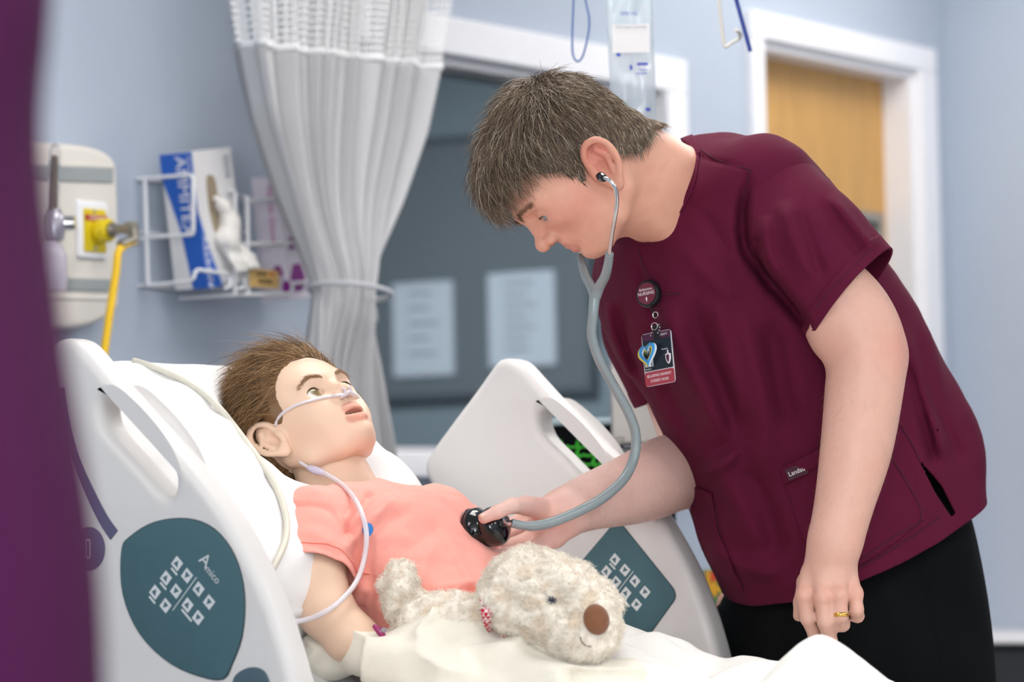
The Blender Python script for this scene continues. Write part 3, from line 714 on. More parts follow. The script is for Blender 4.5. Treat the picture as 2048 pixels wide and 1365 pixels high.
def PT(px, py, y, n=0.): return ony(px, py, y) - BN * n
torso_secs = []
sideax = np.array([0, 1., 0])
def tsec(c, a, b, fr=BN): torso_secs.append((np.asarray(c, float), sideax, nrm(fr), a, b))
tsec((.42, 0, .885), .13, .07); tsec((.31, 0, .93), .125, .078); tsec((.236, 0, .992), .122, .082); tsec((.165, 0, 1.068), .13, .086); tsec((.142, 0, 1.084), .13, .066); tsec((.122, 0, 1.104), .075, .044)
torso_f = sweep_sdf(torso_secs, 2.3)
ARN = [ony(640, 1062, -.128), ony(630, 1135, -.165), ony(652, 1222, -.185), ony(700, 1275, -.18), ony(775, 1318, -.15), ony(830, 1345, -.13)]
ARF = [p * np.array([1, -1, 1]) for p in ARN]
AR_R = [.044, .037, .034, .031, .026, .022]
def p_hand(h):
    e = h[-1]; s = 1 if e[1] > 0 else -1
    def f(P):
        d = ell(P, e + np.array([.05, -s * .01, -.02]), (.045, .03, .016))
        for k in range(4): d = smin(d, chain(P, [e + np.array([.08, s * (.02 - .014 * k) - s * .01, -.026]), e + np.array([.115, s * (.02 - .014 * k) - s * .012, -.034]), e + np.array([.13, s * (.02 - .014 * k) - s * .012, -.046])], [.008, .007, .006], .004), .004)
        return smin(d, chain(P, [e + np.array([.03, -s * .03, -.02]), e + np.array([.065, -s * .048, -.028]), e + np.array([.085, -s * .05, -.036])], [.01, .0085, .007], .004), .008)
    return bounded(f, e + np.array([.065, 0, -.03]), .11, .02)
P_HANDS = [p_hand(ARN), p_hand(ARF)]
def p_limbs(P):
    d = smin(torso_f(P) + .012, rc(P, nk0, nk1, .046, .052), .03)
    d = smin(d, chain(P, ARN, AR_R, .012), .02); d = smin(d, chain(P, ARF, AR_R, .012), .02)
    for hf in P_HANDS: d = smin(d, hf(P), .012)
    for s in (-1, 1):
        d = smin(d, chain(P, [(.36, s * .07, .875), (.62, s * .085, .858), (.9, s * .08, .85), (1.02, s * .08, .842), (1.07, s * .10, .846)], [.065, .048, .04, .030, .022], .02), .03)
    return d
hb = bounded(p_head, PH.w((0, 0, 0)), .15)
nb2 = bounded(p_limbs, (.45, 0, 1.0), .85)
def p_body(P): return smin(hb(P), nb2(P), .008)
V_, Q_ = sdf_mesh(p_head, PH.o - .13, PH.o + .13, .0025, 1)
Vb, Qb = sdf_mesh(lambda P: nb2(P), (-.1, -.35, .7), (1.25, .35, 1.3), .007, 1)
def skin_cols(V, base, spots):
    """spots: (centre, radii vec/rad, colour, strength) – pigment of the skin itself"""
    c = np.tile(np.array(lin(base)), (len(V), 1))
    for ctr, r, colr, st in spots:
        w_ = np.exp(-(((V - np.asarray(ctr)) / np.asarray(r)) ** 2).sum(1)) * st; c = c * (1 - w_[:, None]) + np.array(lin(colr)) * w_[:, None]
    return c
qv = PH.loc(V_.astype(np.float32)); lip = np.zeros(len(V_))
lu = chain(qv, [(.061, -.043, -.023), (.073, -.0375, -.0105), (.0755, -.0372, 0), (.073, -.0375, .0105), (.061, -.043, .023)], [.0026, .0046, .0048, .0046, .0026]); ll = chain(qv, [(.061, -.045, -.023), (.0705, -.0510, -.0105), (.0705, -.0522, 0), (.0705, -.0510, .0105), (.061, -.045, .023)], [.003, .0056, .0062, .0056, .003])
wl = np.clip(1 - np.minimum(lu, ll) / .0018, 0, 1)[:, None]
cA = np.tile(np.array(lin('EDCAB0')), (len(V_), 1)); cA = cA * (1 - wl * .75) + np.array(lin('DA8F7B')) * wl * .75
mo = np.clip(1 - ell(qv, (.064, -.0445, 0), (.014, .0048, .0175)) / .002, 0, 1)[:, None] * (qv[:, :1] < .0685); cA = cA * (1 - mo) + np.array(lin('2A1512')) * mo
cB = np.tile(np.array(lin('EDCAB0')), (len(Vb), 1))
Vall = np.concatenate([V_, Vb]); Qall = np.concatenate([Q_, Qb + len(V_)])
obj('body', Vall, Qall, M_mskin, pat, True, np.concatenate([cA, cB]))
for s in (-1, 1): eyeball(pat, PH.w((.0585, .004, s * .0285)), nrm(PH.F + PH.U * .12 + PH.L * .1), PH.U, .0142, '8A7A55')
for s in (-1, 1):
    lp = [PH.w((.0735 - .0032 * ((t - .5) * 2) ** 2 - .002, .0035 + .0080 * math.sqrt(max(1 - ((t - .5) * 2) ** 2, 0)), s * (.0288 + .0132 * (t - .5) * 2))) for t in np.linspace(.03, .97, 11)]
    MB().tube(lp, [.0003, .0007, .001, .0011, .0012, .0012, .0012, .0011, .001, .0007, .0003], 6).build('lash_shadow_line', mat('dark lid line', '4A3222', .6), pat, smooth=True)  # dark tube stands in for the shade under the manikin's upper lid
# teeth
tb = MB(); tc_ = PH.w((.065, -.0415, 0)); tb.obox(tc_, PH.L * .0085, PH.U * .0022, PH.F * .002); tb.build('teeth', mat('teeth', 'F1EAE0', .25), pat, bevel=.0012)
# eyebrows: short strands
def brow(c0, n, parent, mt, col, fr, ln=.006, rad=.00028, wd=.003):
    pts = spline(np.array(c0), 4); i = RNG.randint(0, len(pts) - 1, n); t = RNG.rand(n, 1)
    r = pts[i] * (1 - t) + pts[i + 1] * t + RNG.normal(size=(n, 1)) * wd * .5 * fr.U
    tg = (pts[i + 1] - pts[i]); tg /= np.linalg.norm(tg, axis=1)[:, None]
    d = tg + fr.U * .35 + fr.F * .25 + RNG.normal(size=(n, 3)) * .15
    pa = np.stack([r, r + d * ln * .5, r + d * ln - fr.F * .0006], 1)
    return strands('eyebrow', pa, rad, mt, parent, np.tile(np.array(lin(col)), (n, 1)) * (1 + .25 * RNG.normal(size=(n, 1))).clip(.5, 1.6))
def snap(fr, q, face):
    """push a local point out to the face surface along f"""
    lo, hi = .0, .16; q = np.array(q, float)
    for _ in range(26):
        md = (lo + hi) / 2; v = face(np.array([[md, q[1], q[2]]], np.float32))[0]
        if v < 0: lo = md
        else: hi = md
    return fr.w((lo + .0005, q[1], q[2]))
BRU = lambda t, a, b, c: a + (b - a) * math.sin(math.pi * min(t * 1.25, 1) / 2) - c * max(t - .55, 0) * 2
for s in (-1, 1): brow([snap(PH, (0, BRU(t, .0175, .0245, .007), s * (.012 + .034 * t)), p_face) for t in np.linspace(0, 1, 8)], 320, pat, M_hairA, 'A07B55', PH, .006, .00017, .0028)
# hair: cap over the skull plus strands swept back
def p_hair_g(q):
    """>0 outside the hair line"""
    f, u, l = q.T; al = np.abs(l)
    line = np.interp(f, [-.1, -.06, -.035, -.028, -.02, -.004, .008, .018, .026, .036, .046, .056, .068, .085], [-.045, -.04, -.03, -.01, .020, .031, .026, .006, -.006, .004, .034, .056, .067, .072])
    return line - u
def p_cap(P):
    q = PH.loc(P); d = smin(ell(q, (-.012, .03, 0), (.083, .078, .072)), ell(q, (.022, .03, 0), (.055, .05, .06)), .03)
    th = .007 + .008 * np.clip((q[:, 1] - .02) / .06, 0, 1); th = th * np.clip(-p_hair_g(q) / .022, .06, 1); return d - th - .0012 * noise3(P, 120, 8)
V_, Q_ = sdf_mesh(p_cap, PH.o - .14, PH.o + .14, .005, 1)
Vc, Tc = clip(V_, Q_, p_hair_g(PH.loc(V_.astype(np.float32))) + .003 * noise3(V_.astype(np.float32), 300, 2))
def hcol(n, cols, probs, v=.18):
    i = RNG.choice(len(cols), n, p=probs); c = np.array([lin(x) for x in cols])[i]; return c * (1 + v * RNG.normal(size=(n, 1))).clip(.45, 1.7)
hp = obj('hair_base', Vc, Tc, M_hairA, pat, True, np.tile(np.array(lin('735433')), (len(Vc), 1)))
rt, rn = sample_surface(Vc, Tc, 15000)
W0 = PH.w((.06, .075, .03))
def flow_p(P):
    q = PH.loc(P.astype(np.float32)); f, u, l = q.T
    d = np.stack([-1.0 + 0 * f, .15 - 1.6 * np.clip(.05 - u, 0, .1) * 6, np.sign(l) * (.25) - .5], 1); d[:, 1] -= np.clip(-f, 0, .1) * 6
    v = d @ PH.R; n = P - PH.w((-.012, .03, 0)); n /= np.linalg.norm(n, axis=1)[:, None]; v -= n * (v * n).sum(1)[:, None]; return v / (np.linalg.norm(v, axis=1)[:, None] + 1e-9)
pa = hair_paths(rt, rn, flow_p, .060, .13, 7, 0., .035, p_cap)
for s in (-1, 1):
    ec_ = PH.w((.0, -.002, s * .078)); pa = pa[np.linalg.norm(pa - ec_, axis=2).min(1) > .029]
strands('hair', pa, .00042, M_hairA, pat, hcol(len(pa), ['7D5D3C', '9A7750', 'B8946A', '5E4429'], [.35, .35, .15, .15]))
# ---- coral t-shirt
SH0, SH1 = ARN[0], ARN[1]; hemc = ony(626, 1128, -.16); arm_d = nrm(ARN[1] - ARN[0])
fold_p = strokes_fn([
    ([(690, 1105), (722, 1060), (760, 1020), (800, 985)], .006, 11), ([(688, 1090), (700, 1050), (730, 1010), (742, 985)], -.006, 9), ([(700, 1120), (760, 1060), (830, 1010)], -.004, 12),
    ([(560, 1022), (600, 1012), (650, 1018), (672, 1040), (682, 1085)], -.004, 6), ([(590, 1060), (640, 1068), (668, 1090)], .003, 12), ([(610, 1090), (655, 1100), (680, 1120)], -.003, 9),
    ([(748, 1230), (770, 1190), (790, 1150), (800, 1120)], .006, 16), ([(720, 1235), (745, 1190), (755, 1150)], -.007, 14), ([(700, 1160), (735, 1180), (770, 1160)], .004, 12),
    ([(870, 1060), (905, 1095), (935, 1150), (960, 1180)], .005, 10), ([(860, 1180), (930, 1165), (990, 1160)], .006, 9), ([(880, 1200), (940, 1185), (1000, 1172)], -.006, 7), ([(790, 1110), (850, 1080), (890, 1050)], -.003, 16), ([(830, 1180), (850, 1120), (880, 1080)], .004, 14)])
def shirt_noise(P): return fold_p(P) + .0025 * noise3(P, 45, 5) + .0012 * noise3(P, 130, 6)
def f_ptor(P):
    d = torso_f(P) - .007
    d = smin(d, chain(P, [ARN[0] + BU * .006, ARN[0] * np.array([1, 0, 1]) + BU * .022 + BN * .004, ARF[0] + BU * .006], [.049, .047, .049], .01), .035)
    return d - shirt_noise(P)
def f_psl(A_): return bounded(lambda P: chain(P, [A_[0] + BU * .005, A_[1] + (A_[1] - A_[0]) * .35], [.054, .0535], .01) - shirt_noise(P), (A_[0] + A_[1]) / 2, .16, .03)
f_pn, f_pf = f_psl(ARN), f_psl(ARF)
def f_shirt(P): return np.minimum(smin(f_ptor(P), f_pn(P), .012), f_pf(P))
V_, Q_ = sdf_mesh(f_ptor, (-.02, -.25, .82), (.5, .25, 1.25), .0045, 1)
nkc = nk1 + BN * .012; nkd = nrm(nk1 - nk0); gn = .053 - np.linalg.norm((V_ - nkc) - np.outer((V_ - nkc) @ nkd, nkd), axis=1); g = np.where((V_ - nkc) @ nkd < .06, gn, -1)
g = np.maximum(g, V_[:, 0] - .385 + .25 * (V_[:, 2] - .95))
Vs, Ts = clip(V_, Q_, g)
sh = obj('t_shirt', Vs, Ts, M_shirt, pat); solidify(sh, .0022)
for A_, f_ in ((ARN, f_pn), (ARF, f_pf)):
    V_, Q_ = sdf_mesh(f_, np.minimum(A_[0], A_[1]) - .1, np.maximum(A_[0], A_[1]) + .1, .004, 1); ad = nrm(A_[1] - A_[0]); Va, Ta = clip(V_, Q_, (V_ - (A_[0] + ad * .082)) @ ad); so = obj('sleeve', Va, Ta, M_shirt, sh); solidify(so, .0022)
# hem band stitching on the near sleeve, round sticker on the chest
ad = nrm(ARN[1] - ARN[0]); hc = ARN[0] + ad * .082; e1_ = nrm(np.cross(ad, (0, 0, 1))); e2_ = np.cross(ad, e1_); loop = []
for a in np.linspace(0, 2 * math.pi, 48)[:-1]:
    dr_ = e1_ * math.cos(a) + e2_ * math.sin(a); lo, hi = .0, .12
    for _ in range(18):
        md = (lo + hi) / 2
        if f_shirt((hc - ad * .014 + dr_ * md)[None].astype(np.float32))[0] < 0: lo = md
        else: hi = md
    loop.append(hc - ad * .014 + dr_ * (lo + .0002))
MB().tube(loop, .0007, 5, closed=True).build('hem_stitching', mat('coral thread', 'E8735F', .9), sh, smooth=True)
gx, gy = proj(Vs); dst = np.hypot((gx - 735) / 11, (gy - 1060) / 14) - 1; dst = np.where(((Vs - CAM) @ HF) < 4.5, dst, 1)
Vd, Td = clip(Vs, Ts, dst)
st_ = obj('sticker', Vd + vnormals(Vd, Td) * .0012, Td, mat('blue sticker', '3D8FE0', .5), sh); solidify(st_, .0006)
# heather shorts
def f_short(P):
    d = sweep_sdf([((.36, 0, .9), sideax, nrm((.4, 0, 1)), .13, .078), ((.46, 0, .88), sideax, nrm((.1, 0, 1)), .13, .062)], 2.3)(P)
    for s in (-1, 1): d = smin(d, rc(P, (.42, s * .07, .875), (.62, s * .085, .86), .064, .054), .03)
    return d - .0015 * noise3(P, 70, 2)
V_, Q_ = sdf_mesh(f_short, (.25, -.22, .78), (.8, .22, 1.06), .007)
obj('shorts', V_, Q_, mat('grey heather', '8E93A3', .9, var=.45, vscale=260), pat)
# ================================================================ the student nurse
M_skin = mat('nurse skin', 'D9A68B', .48, attr='Col', sss=.1, sssr=(.010, .004, .002), var=.035, vscale=90, bump=.12, bscale=900, bdist=.0008)
M_scrub = mat('maroon scrub cotton', '58122F', .88, spec=.2, var=.03, vscale=250, bump=.15, bscale=1400, sheen=.0, bdist=.0006)
M_seam = mat('maroon seam thread', '451026', .9)
M_trou = mat('black trousers', '07090B', .9, spec=.15, var=.06, vscale=120, bump=.1, bscale=1200)
M_hairN = mat('nurse hair', '5A4A3C', .42, attr='Col')
FN = nrm(HR * -.92 + HF * -.39); LN = nrm(HR * .39 - HF * .92)
nur = thing('person', 'student nurse in maroon scrubs and black trousers leaning over the patient', 'person', tuple((P3(1700, 1130, 4.9) * np.array([1, 1, 0]))))
# ---- torso sections from front / back points
TS = [((1500, 1330), (1985, 1125), 4.89, .185), ((1485, 1225), (1938, 1010), 4.88, .185), ((1410, 1060), (1942, 905), 4.86, .185), ((1383, 940), (1868, 745), 4.83, .183), ((1318, 790), (1790, 600), 4.80, .188), ((1232, 620), (1675, 470), 4.76, .195), ((1245, 520), (1585, 340), 4.72, .165), ((1285, 440), (1440, 298), 4.69, .085)]
cs_ = [P3((a[0] + b[0]) / 2, (a[1] + b[1]) / 2, D) for a, b, D, w_ in TS]
nsec = []
for i, (a, b, D, w_) in enumerate(TS):
    sp = nrm(cs_[min(i + 1, len(TS) - 1)] - cs_[max(i - 1, 0)]); fr = nrm(np.cross(LN, sp)); ll_ = nrm(np.cross(sp, fr))
    bdep = np.linalg.norm(P3(*a, D) - P3(*b, D)) / 2 / .94; nsec.append((cs_[i], ll_, fr, w_, bdep))
ntorso = sweep_sdf(nsec, 2.25)
LA = [P3(1535, 425, 4.60), P3(1645, 555, 4.56), P3(1700, 632, 4.555), P3(1733, 702, 4.55), P3(1727, 790, 4.545), P3(1712, 900, 4.53), P3(1688, 1010, 4.52), P3(1670, 1085, 4.51)]
LAR = [.035, .040, .0485, .0450, .0435, .0395, .0315, .0285]
RA = [P3(1300, 575, 4.88), P3(1352, 740, 4.92), P3(1398, 915, 4.89), P3(1332, 950, 4.82), P3(1272, 976, 4.74), P3(1182, 1004, 4.62), P3(1132, 1024, 4.55)]
RAR = [.06, .05, .046, .047, .0425, .0315, .0255]
def dense(pts, rs, n=6, add=.0):
    q = spline(np.array([list(p) + [r_] for p, r_ in zip(pts, rs)]), n); return q[:, :3], q[:, 3] + add
LAd, LARd = dense(LA, LAR, 8, .0055); RAd, RARd = dense(RA, RAR, 8, .005)
# ---- head
hF = nrm(HR * -.616 - ZUP * .788 - HF * .10); hU = nrm(HR * -.788 + ZUP * .616)
NH = Frame(P3(1201, 352, 4.49) + HF * .073 + hU * .012 - hF * .007, hF, hU)
def n_skull(q):
    d = ell(q, (.004, .057, 0), (.088, .076, .074)); d = smin(d, ell(q, (.04, .058, 0), (.066, .052, .062)), .03); return d
def n_face(q):
    d = n_skull(q)
    d = smin(d, ell(q, (.042, .0, 0), (.055, .065, .056)), .035)
    d = smin(d, ell(q, (.052, -.03, 0), (.04, .035, .038)), .025)
    d = smin(d, ell(q, (.07, .028, 0), (.03, .03, .05)), .025)
    for s in (-1, 1):
        d = smin(d, chain(q, [(.004, -.02, s * .05), (.008, -.044, s * .05), (.035, -.056, s * .04), (.07, -.059, s * .014)], [.014, .014, .0125, .013], .012), .026)
        d = smin(d, ell(q, (.066, .0, s * .04), (.022, .016, .017)), .022)                    # cheekbones
        d = smin(d, chain(q, [(.1, .036, s * .012), (.1, .041, s * .03), (.085, .038, s * .047)], [.008, .0085, .008], .006), .016)   # brow ridge
    d = smin(d, ell(q, (.082, -.057, 0), (.0145, .0125, .017)), .014)                          # chin
    for s in (-1, 1): d = smax(d, -ell(q, (.112, .02, s * .032), (.019, .012, .018)), .014)
    d = smin(d, chain(q, [(.099, .027, 0), (.107, .014, 0), (.1165, -.001, 0)], [.0075, .0075, .0085], .005), .012)
    d = smin(d, sph(q, (.119, -.004, 0), .0095), .007)
    for s in (-1, 1): d = smin(d, ell(q, (.107, -.0075, s * .0115), (.0095, .0075, .0065)), .006); d = smax(d, -ell(q, (.109, -.0155, s * .0068), (.0045, .003, .003)), .002)
    d = smin(d, ell(q, (.09, -.026, 0), (.012, .012, .02)), .012)
    for s in (-1, 1):
        lid = ell(q, (.0835, .0195, s * .031), (.0155, .013, .015)); op = ell(q, (.0985, .0145, s * .0315), (.012, .0030, .0118)); lid = smax(lid, -op, .001); d = smin(d, lid, .004); d = smax(d, -op, .0015)
    lu_ = chain(q, [(.084, -.0345, -.021), (.097, -.030, -.008), (.0985, -.0305, 0), (.097, -.030, .008), (.084, -.0345, .021)], [.0022, .0042, .0045, .0042, .0022], .003)
    ll2 = chain(q, [(.084, -.0352, -.021), (.0955, -.0392, -.008), (.097, -.0398, 0), (.0955, -.0392, .008), (.084, -.0352, .021)], [.0022, .0046, .005, .0046, .0022], .003)
    d = smin(d, smin(lu_, ll2, .0015), .0045)
    return d
def n_headf(P):
    q = NH.loc(P); d = n_face(q)
    for s in (-1, 1): d = smin(d, ear_sdf(q, (.003, -.006, s * .076), 1.15, s, .22), .004)
    return d
neck_a = NH.w((-.03, .0, 0)); neck_b = P3(1372, 400, 4.67); neck_c = P3(1420, 440, 4.70)
def n_neck(P):
    d = chain(P, [neck_a, (neck_a + neck_b) / 2, neck_b, neck_c], [.056, .056, .062, .09], .03)
    e = rc(P, NH.w((.0, -.02, .035)), P3(1330, 455, 4.60), .024, .018)                             # neck muscle
    d = smin(d, e, .03); return smin(d, rc(P, NH.w((.02, -.04, 0)), P3(1320, 450, 4.66), .03, .03), .03)
# ---- hands
def digit(pts): return [P3(*p[:3]) for p in pts], [p[3] for p in pts]
LH = [digit([(1620, 1150, 4.515, .013), (1609, 1192, 4.50, .0112), (1616, 1238, 4.498, .0095), (1630, 1270, 4.52, .0088), (1642, 1290, 4.54, .0075)]),
      digit([(1650, 1145, 4.505, .013), (1645, 1195, 4.485, .0112), (1650, 1245, 4.483, .0095), (1660, 1280, 4.505, .0088), (1668, 1296, 4.53, .0075)]),
      digit([(1675, 1145, 4.505, .0125), (1679, 1192, 4.485, .0108), (1681, 1232, 4.482, .0093), (1685, 1250, 4.50, .009), (1686, 1252, 4.525, .008)]),
      digit([(1695, 1145, 4.515, .012), (1709, 1188, 4.50, .0102), (1713, 1220, 4.495, .0088), (1715, 1233, 4.51, .0082), (1714, 1234, 4.53, .0072)]),
      digit([(1640, 1120, 4.53, .014), (1612, 1165, 4.545, .0115), (1602, 1205, 4.55, .0095), (1598, 1232, 4.55, .0078)])]
RH = [digit([(1100, 1022, 4.545, .016), (1052, 1012, 4.49, .0125), (1024, 1012, 4.455, .0098), (994, 1025, 4.430, .0086), (968, 1037, 4.422, .0072)]),
      digit([(1110, 1075, 4.545, .015), (1064, 1097, 4.515, .0098), (1012, 1109, 4.485, .0084), (985, 1113, 4.48, .0072)]),
      digit([(1105, 1062, 4.56, .015), (1050, 1082, 4.54, .0102), (1008, 1095, 4.515, .0088), (975, 1102, 4.51, .0075)]),
      digit([(1100, 1045, 4.58, .015), (1048, 1060, 4.58, .0105), (1010, 1080, 4.56, .009), (972, 1088, 4.555, .0078)]),
      digit([(1095, 1030, 4.59, .014), (1045, 1040, 4.60, .0102), (1005, 1058, 4.59, .0088), (968, 1062, 4.575, .0075)])]
def hand_l(P):
    d = chain(P, [LA[-1], P3(1660, 1130, 4.515), P3(1655, 1170, 4.51)], [.028, .03, .026], .012)
    for f_, (pp, rr) in enumerate(LH): d = smin(d, chain(P, pp, rr, .004), .009 if f_ < 4 else .012)
    for f_ in range(4): d = smin(d, sph(P, LH[f_][0][1] - HF * .003, .0095), .006)
    return d
def hand_r(P):
    d = chain(P, [RA[-1], P3(1105, 1045, 4.555), P3(1085, 1062, 4.555)], [.0255, .027, .022], .012)
    for f_, (pp, rr) in enumerate(RH): d = smin(d, chain(P, pp, rr, .004), .012 if f_ == 0 else .0075)
    return d
def arm_l(P):
    d = chain(P, LAd, LARd, .004); d = smin(d, sph(P, P3(1770, 712, 4.57), .020), .03); d = smin(d, ell(P, P3(1668, 655, 4.56), (.03, .03, .04)), .03); return smin(d, hand_l(P), .014)
def arm_r(P):
    d = chain(P, RAd, RARd, .004); return smin(d, hand_r(P), .014)
def fine(P): return P
hd_b = bounded(n_headf, NH.w((.01, .045, 0)), .17)
def n_hn(P): return smin(hd_b(P), n_neck(P), .022)
V1, Q1 = sdf_mesh(n_hn, np.minimum(NH.o, neck_c) - .17, np.maximum(NH.o, neck_c) + .17, .0025, 1)
allp = np.array(LA + sum([x[0] for x in LH], []))
V2, Q2 = sdf_mesh(bounded(arm_l, allp.mean(0), .5), allp.min(0) - .09, allp.max(0) + .09, .003, 1)
allp = np.array(RA + sum([x[0] for x in RH], []))
V3, Q3 = sdf_mesh(bounded(arm_r, allp.mean(0), .5), allp.min(0) - .09, allp.max(0) + .09, .003, 1)
hipc = P3(1705, 1180, 4.9); fl_l = hipc + LN * .1 + FN * .02; fl_r = hipc - LN * .1 + FN * .08
def legs_f(P, grow=0.):
    d = None
    for h in (fl_l, fl_r):
        top = h + np.array([0, 0, -.02]); kn = np.array([h[0], h[1], .52]) + FN * .02; an = np.array([h[0], h[1], .09]) - FN * .02
        e = chain(P, [top, kn, an], [.105 + grow, .075 + grow, .05 + grow], .03); d = e if d is None else smin(d, e, .03)
    return smin(d, ell(P, hipc, (.13 + grow, .13 + grow, .12)), .05)
V4, Q4 = sdf_mesh(lambda P: smin(ntorso(P) + .045, legs_f(P, -.03), .03), (cs_[1] + cs_[-1]) / 2 * np.array([1, 1, 0]) + np.array([-.6, -.6, .03]), (cs_[1] + cs_[-1]) / 2 * np.array([1, 1, 0]) + np.array([.6, .6, 1.65]), .014, 1)
qv = NH.loc(V1.astype(np.float32)); base = np.array(lin('E0A890'))
c1 = np.tile(base, (len(V1), 1))
def tint(c, w_, colr): w_ = np.clip(w_, 0, 1)[:, None]; return c * (1 - w_) + np.array(lin(colr)) * w_
def gs(q, c, r): return np.exp(-(((q - np.array(c)) / np.array(r)) ** 2).sum(1))
c1 = tint(c1, .75 * gs(qv, (-.005, .012, .08), (.03, .035, .02)), 'CF7566'); c1 = tint(c1, .5 * gs(qv, (.112, .0, 0), (.018, .02, .016)), 'C97968')
c1 = tint(c1, .5 * gs(qv, (.06, -.01, .05), (.045, .035, .03)), 'D48775'); c1 = tint(c1, .3 * gs(qv, (.1, .06, 0), (.03, .03, .06)), 'CF8A74')
wl = np.clip(1 - np.minimum(chain(qv, [(.084, -.0345, -.021), (.097, -.030, -.008), (.0985, -.0305, 0), (.097, -.030, .008), (.084, -.0345, .021)], [.0022, .0042, .0045, .0042, .0022]), chain(qv, [(.084, -.0352, -.021), (.0955, -.0392, -.008), (.097, -.0398, 0), (.0955, -.0392, .008), (.084, -.0352, .021)], [.0022, .0046, .005, .0046, .0022])) / .0016, 0, 1)
c1 = tint(c1, wl * .55, 'BC6E66'); c1 = tint(c1, np.clip(.0012 * noise3(V1.astype(np.float32), 160, 4) * 120, 0, .14), 'C67D68')
c2 = np.tile(np.array(lin('D4A796')), (len(V2), 1)); c3 = np.tile(np.array(lin('EAC3B7')), (len(V3), 1)); c4 = np.tile(base, (len(V4), 1))  # lighting offset in the skin colour: lowered arm darker, reaching arm lighter
for k in range(4): c2 = tint(c2, .45 * gs(V2, LH[k][0][1], (.014,) * 3), 'CF8273')
c2 = tint(c2, .5 * gs(V2, P3(1785, 700, 4.53), (.04, .04, .035)), 'D68F80'); c2 = tint(c2, np.clip(.1 * noise3(V2.astype(np.float32), 60, 9), 0, .15), 'CF8A78')
for k in range(5): c3 = tint(c3, .4 * gs(V3, RH[k][0][-1], (.02,) * 3), 'CF8273')
c3 = tint(c3, .35 * gs(V3, P3(1085, 1040, 4.53), (.06, .06, .05)), 'D58C7A'); c3 = tint(c3, np.clip(.1 * noise3(V3.astype(np.float32), 60, 9), 0, .15), 'CF8A78')
VV = np.concatenate([V1, V2, V3, V4]); o1 = len(V1); o2 = o1 + len(V2); o3 = o2 + len(V3)
nur_body = obj('body', VV, np.concatenate([Q1, Q2 + o1, Q3 + o2, Q4 + o3]), M_skin, nur, True, np.concatenate([c1, c2, c3, c4]))
for s in (-1, 1): eyeball(nur, NH.w((.0843, .0185, s * .031)), nrm(NH.F - NH.U * .3 + NH.L * .1), NH.U, .0132, '6E7F86')
for s in (-1, 1): brow([snap(NH, (0, BRU(t, .036, .0425, .007), s * (.010 + .043 * t)), n_face) for t in np.linspace(0, 1, 9)], 340, nur, M_hairN, '8E6E54', NH, .007, .0002, .0042)
for s in (-1, 1):
    lp = [NH.w((.1 - .0045 * ((t - .5) * 2) ** 2, .0155 + .0036 * math.sqrt(max(1 - ((t - .5) * 2) ** 2, 0)), s * (.0315 + .0118 * (t - .5) * 2))) for t in np.linspace(.03, .97, 11)]
    MB().tube(lp, [.0003, .0006, .0008, .0009, .001, .001, .001, .0009, .0008, .0006, .0003], 6).build('lash_shadow_line', mat('dark lid line', '4A3222', .6), nur, smooth=True)
# finger nails
def nail(c, d, nn_, w_, l_, parent):
    d = nrm(d); nn_ = nrm(nn_ - d * (nn_ @ d)); sd = np.cross(d, nn_); v = []; f = []
    for i in range(5):
        for j in range(5):
            a = (j - 2) / 2; t = (i - 2) / 2; v.append(c + d * l_ * t + sd * w_ * a * (1 - .25 * max(t, 0) ** 2) - nn_ * (.0022 * a * a + .0006 * t * t))
    for i in range(4):
        for j in range(4): f.append((i * 5 + j, i * 5 + j + 1, i * 5 + j + 6, i * 5 + j + 5))
    o = obj('finger_nail', v, f, mat('nail', 'E6B5A2', .3, coat=.3), parent); solidify(o, .0005, 0)
t_ = RH[0][0]; nail(t_[-1] + nrm(t_[-1] - t_[-2]) * .001 + ZUP * .0058 - HF * .0040, t_[-1] - t_[-2], ZUP * .9 - HF * .55, .0052, .0062, nur)
# ---- hair
HL = [(-.2, -.018), (-.068, -.022), (-.051, -.025), (-.028, .003), (-.015, .02), (0, .028), (.01, .022), (.024, .012), (.033, .018), (.031, .038), (.052, .062), (.066, .085), (.09, .088), (.15, .083)]
HL = [(a + .007, b - .012) for a, b in HL]
def n_hair_g(q): return np.interp(q[:, 0], [h[0] for h in HL], [h[1] for h in HL]) - q[:, 1]
def n_cap(P):
    q = NH.loc(P); d = smin(n_skull(q), n_neck(P) - .002, .03)
    th = .006 + .011 * np.clip((q[:, 1] - .03) / .08, 0, 1) + .006 * np.clip((q[:, 0] - .05) / .04, 0, 1) * np.clip((q[:, 1] - .08) / .03, 0, 1); th = np.where(q[:, 0] < -.04, np.maximum(th * .85, .007), th)
    return d - th - .0012 * noise3(P, 140, 8)
V_, Q_ = sdf_mesh(n_cap, NH.o - .2, NH.o + .2, .005, 1)
Vc, Tc = clip(V_, Q_, n_hair_g(NH.loc(V_.astype(np.float32))) + .0025 * noise3(V_.astype(np.float32), 350, 2))
obj('hair_base', Vc, Tc, M_hairN, nur, True, np.tile(np.array(lin('54463A')), (len(Vc), 1)))
rt, rn = sample_surface(Vc, Tc, 17000)
WH = NH.w((-.055, .145, .012))
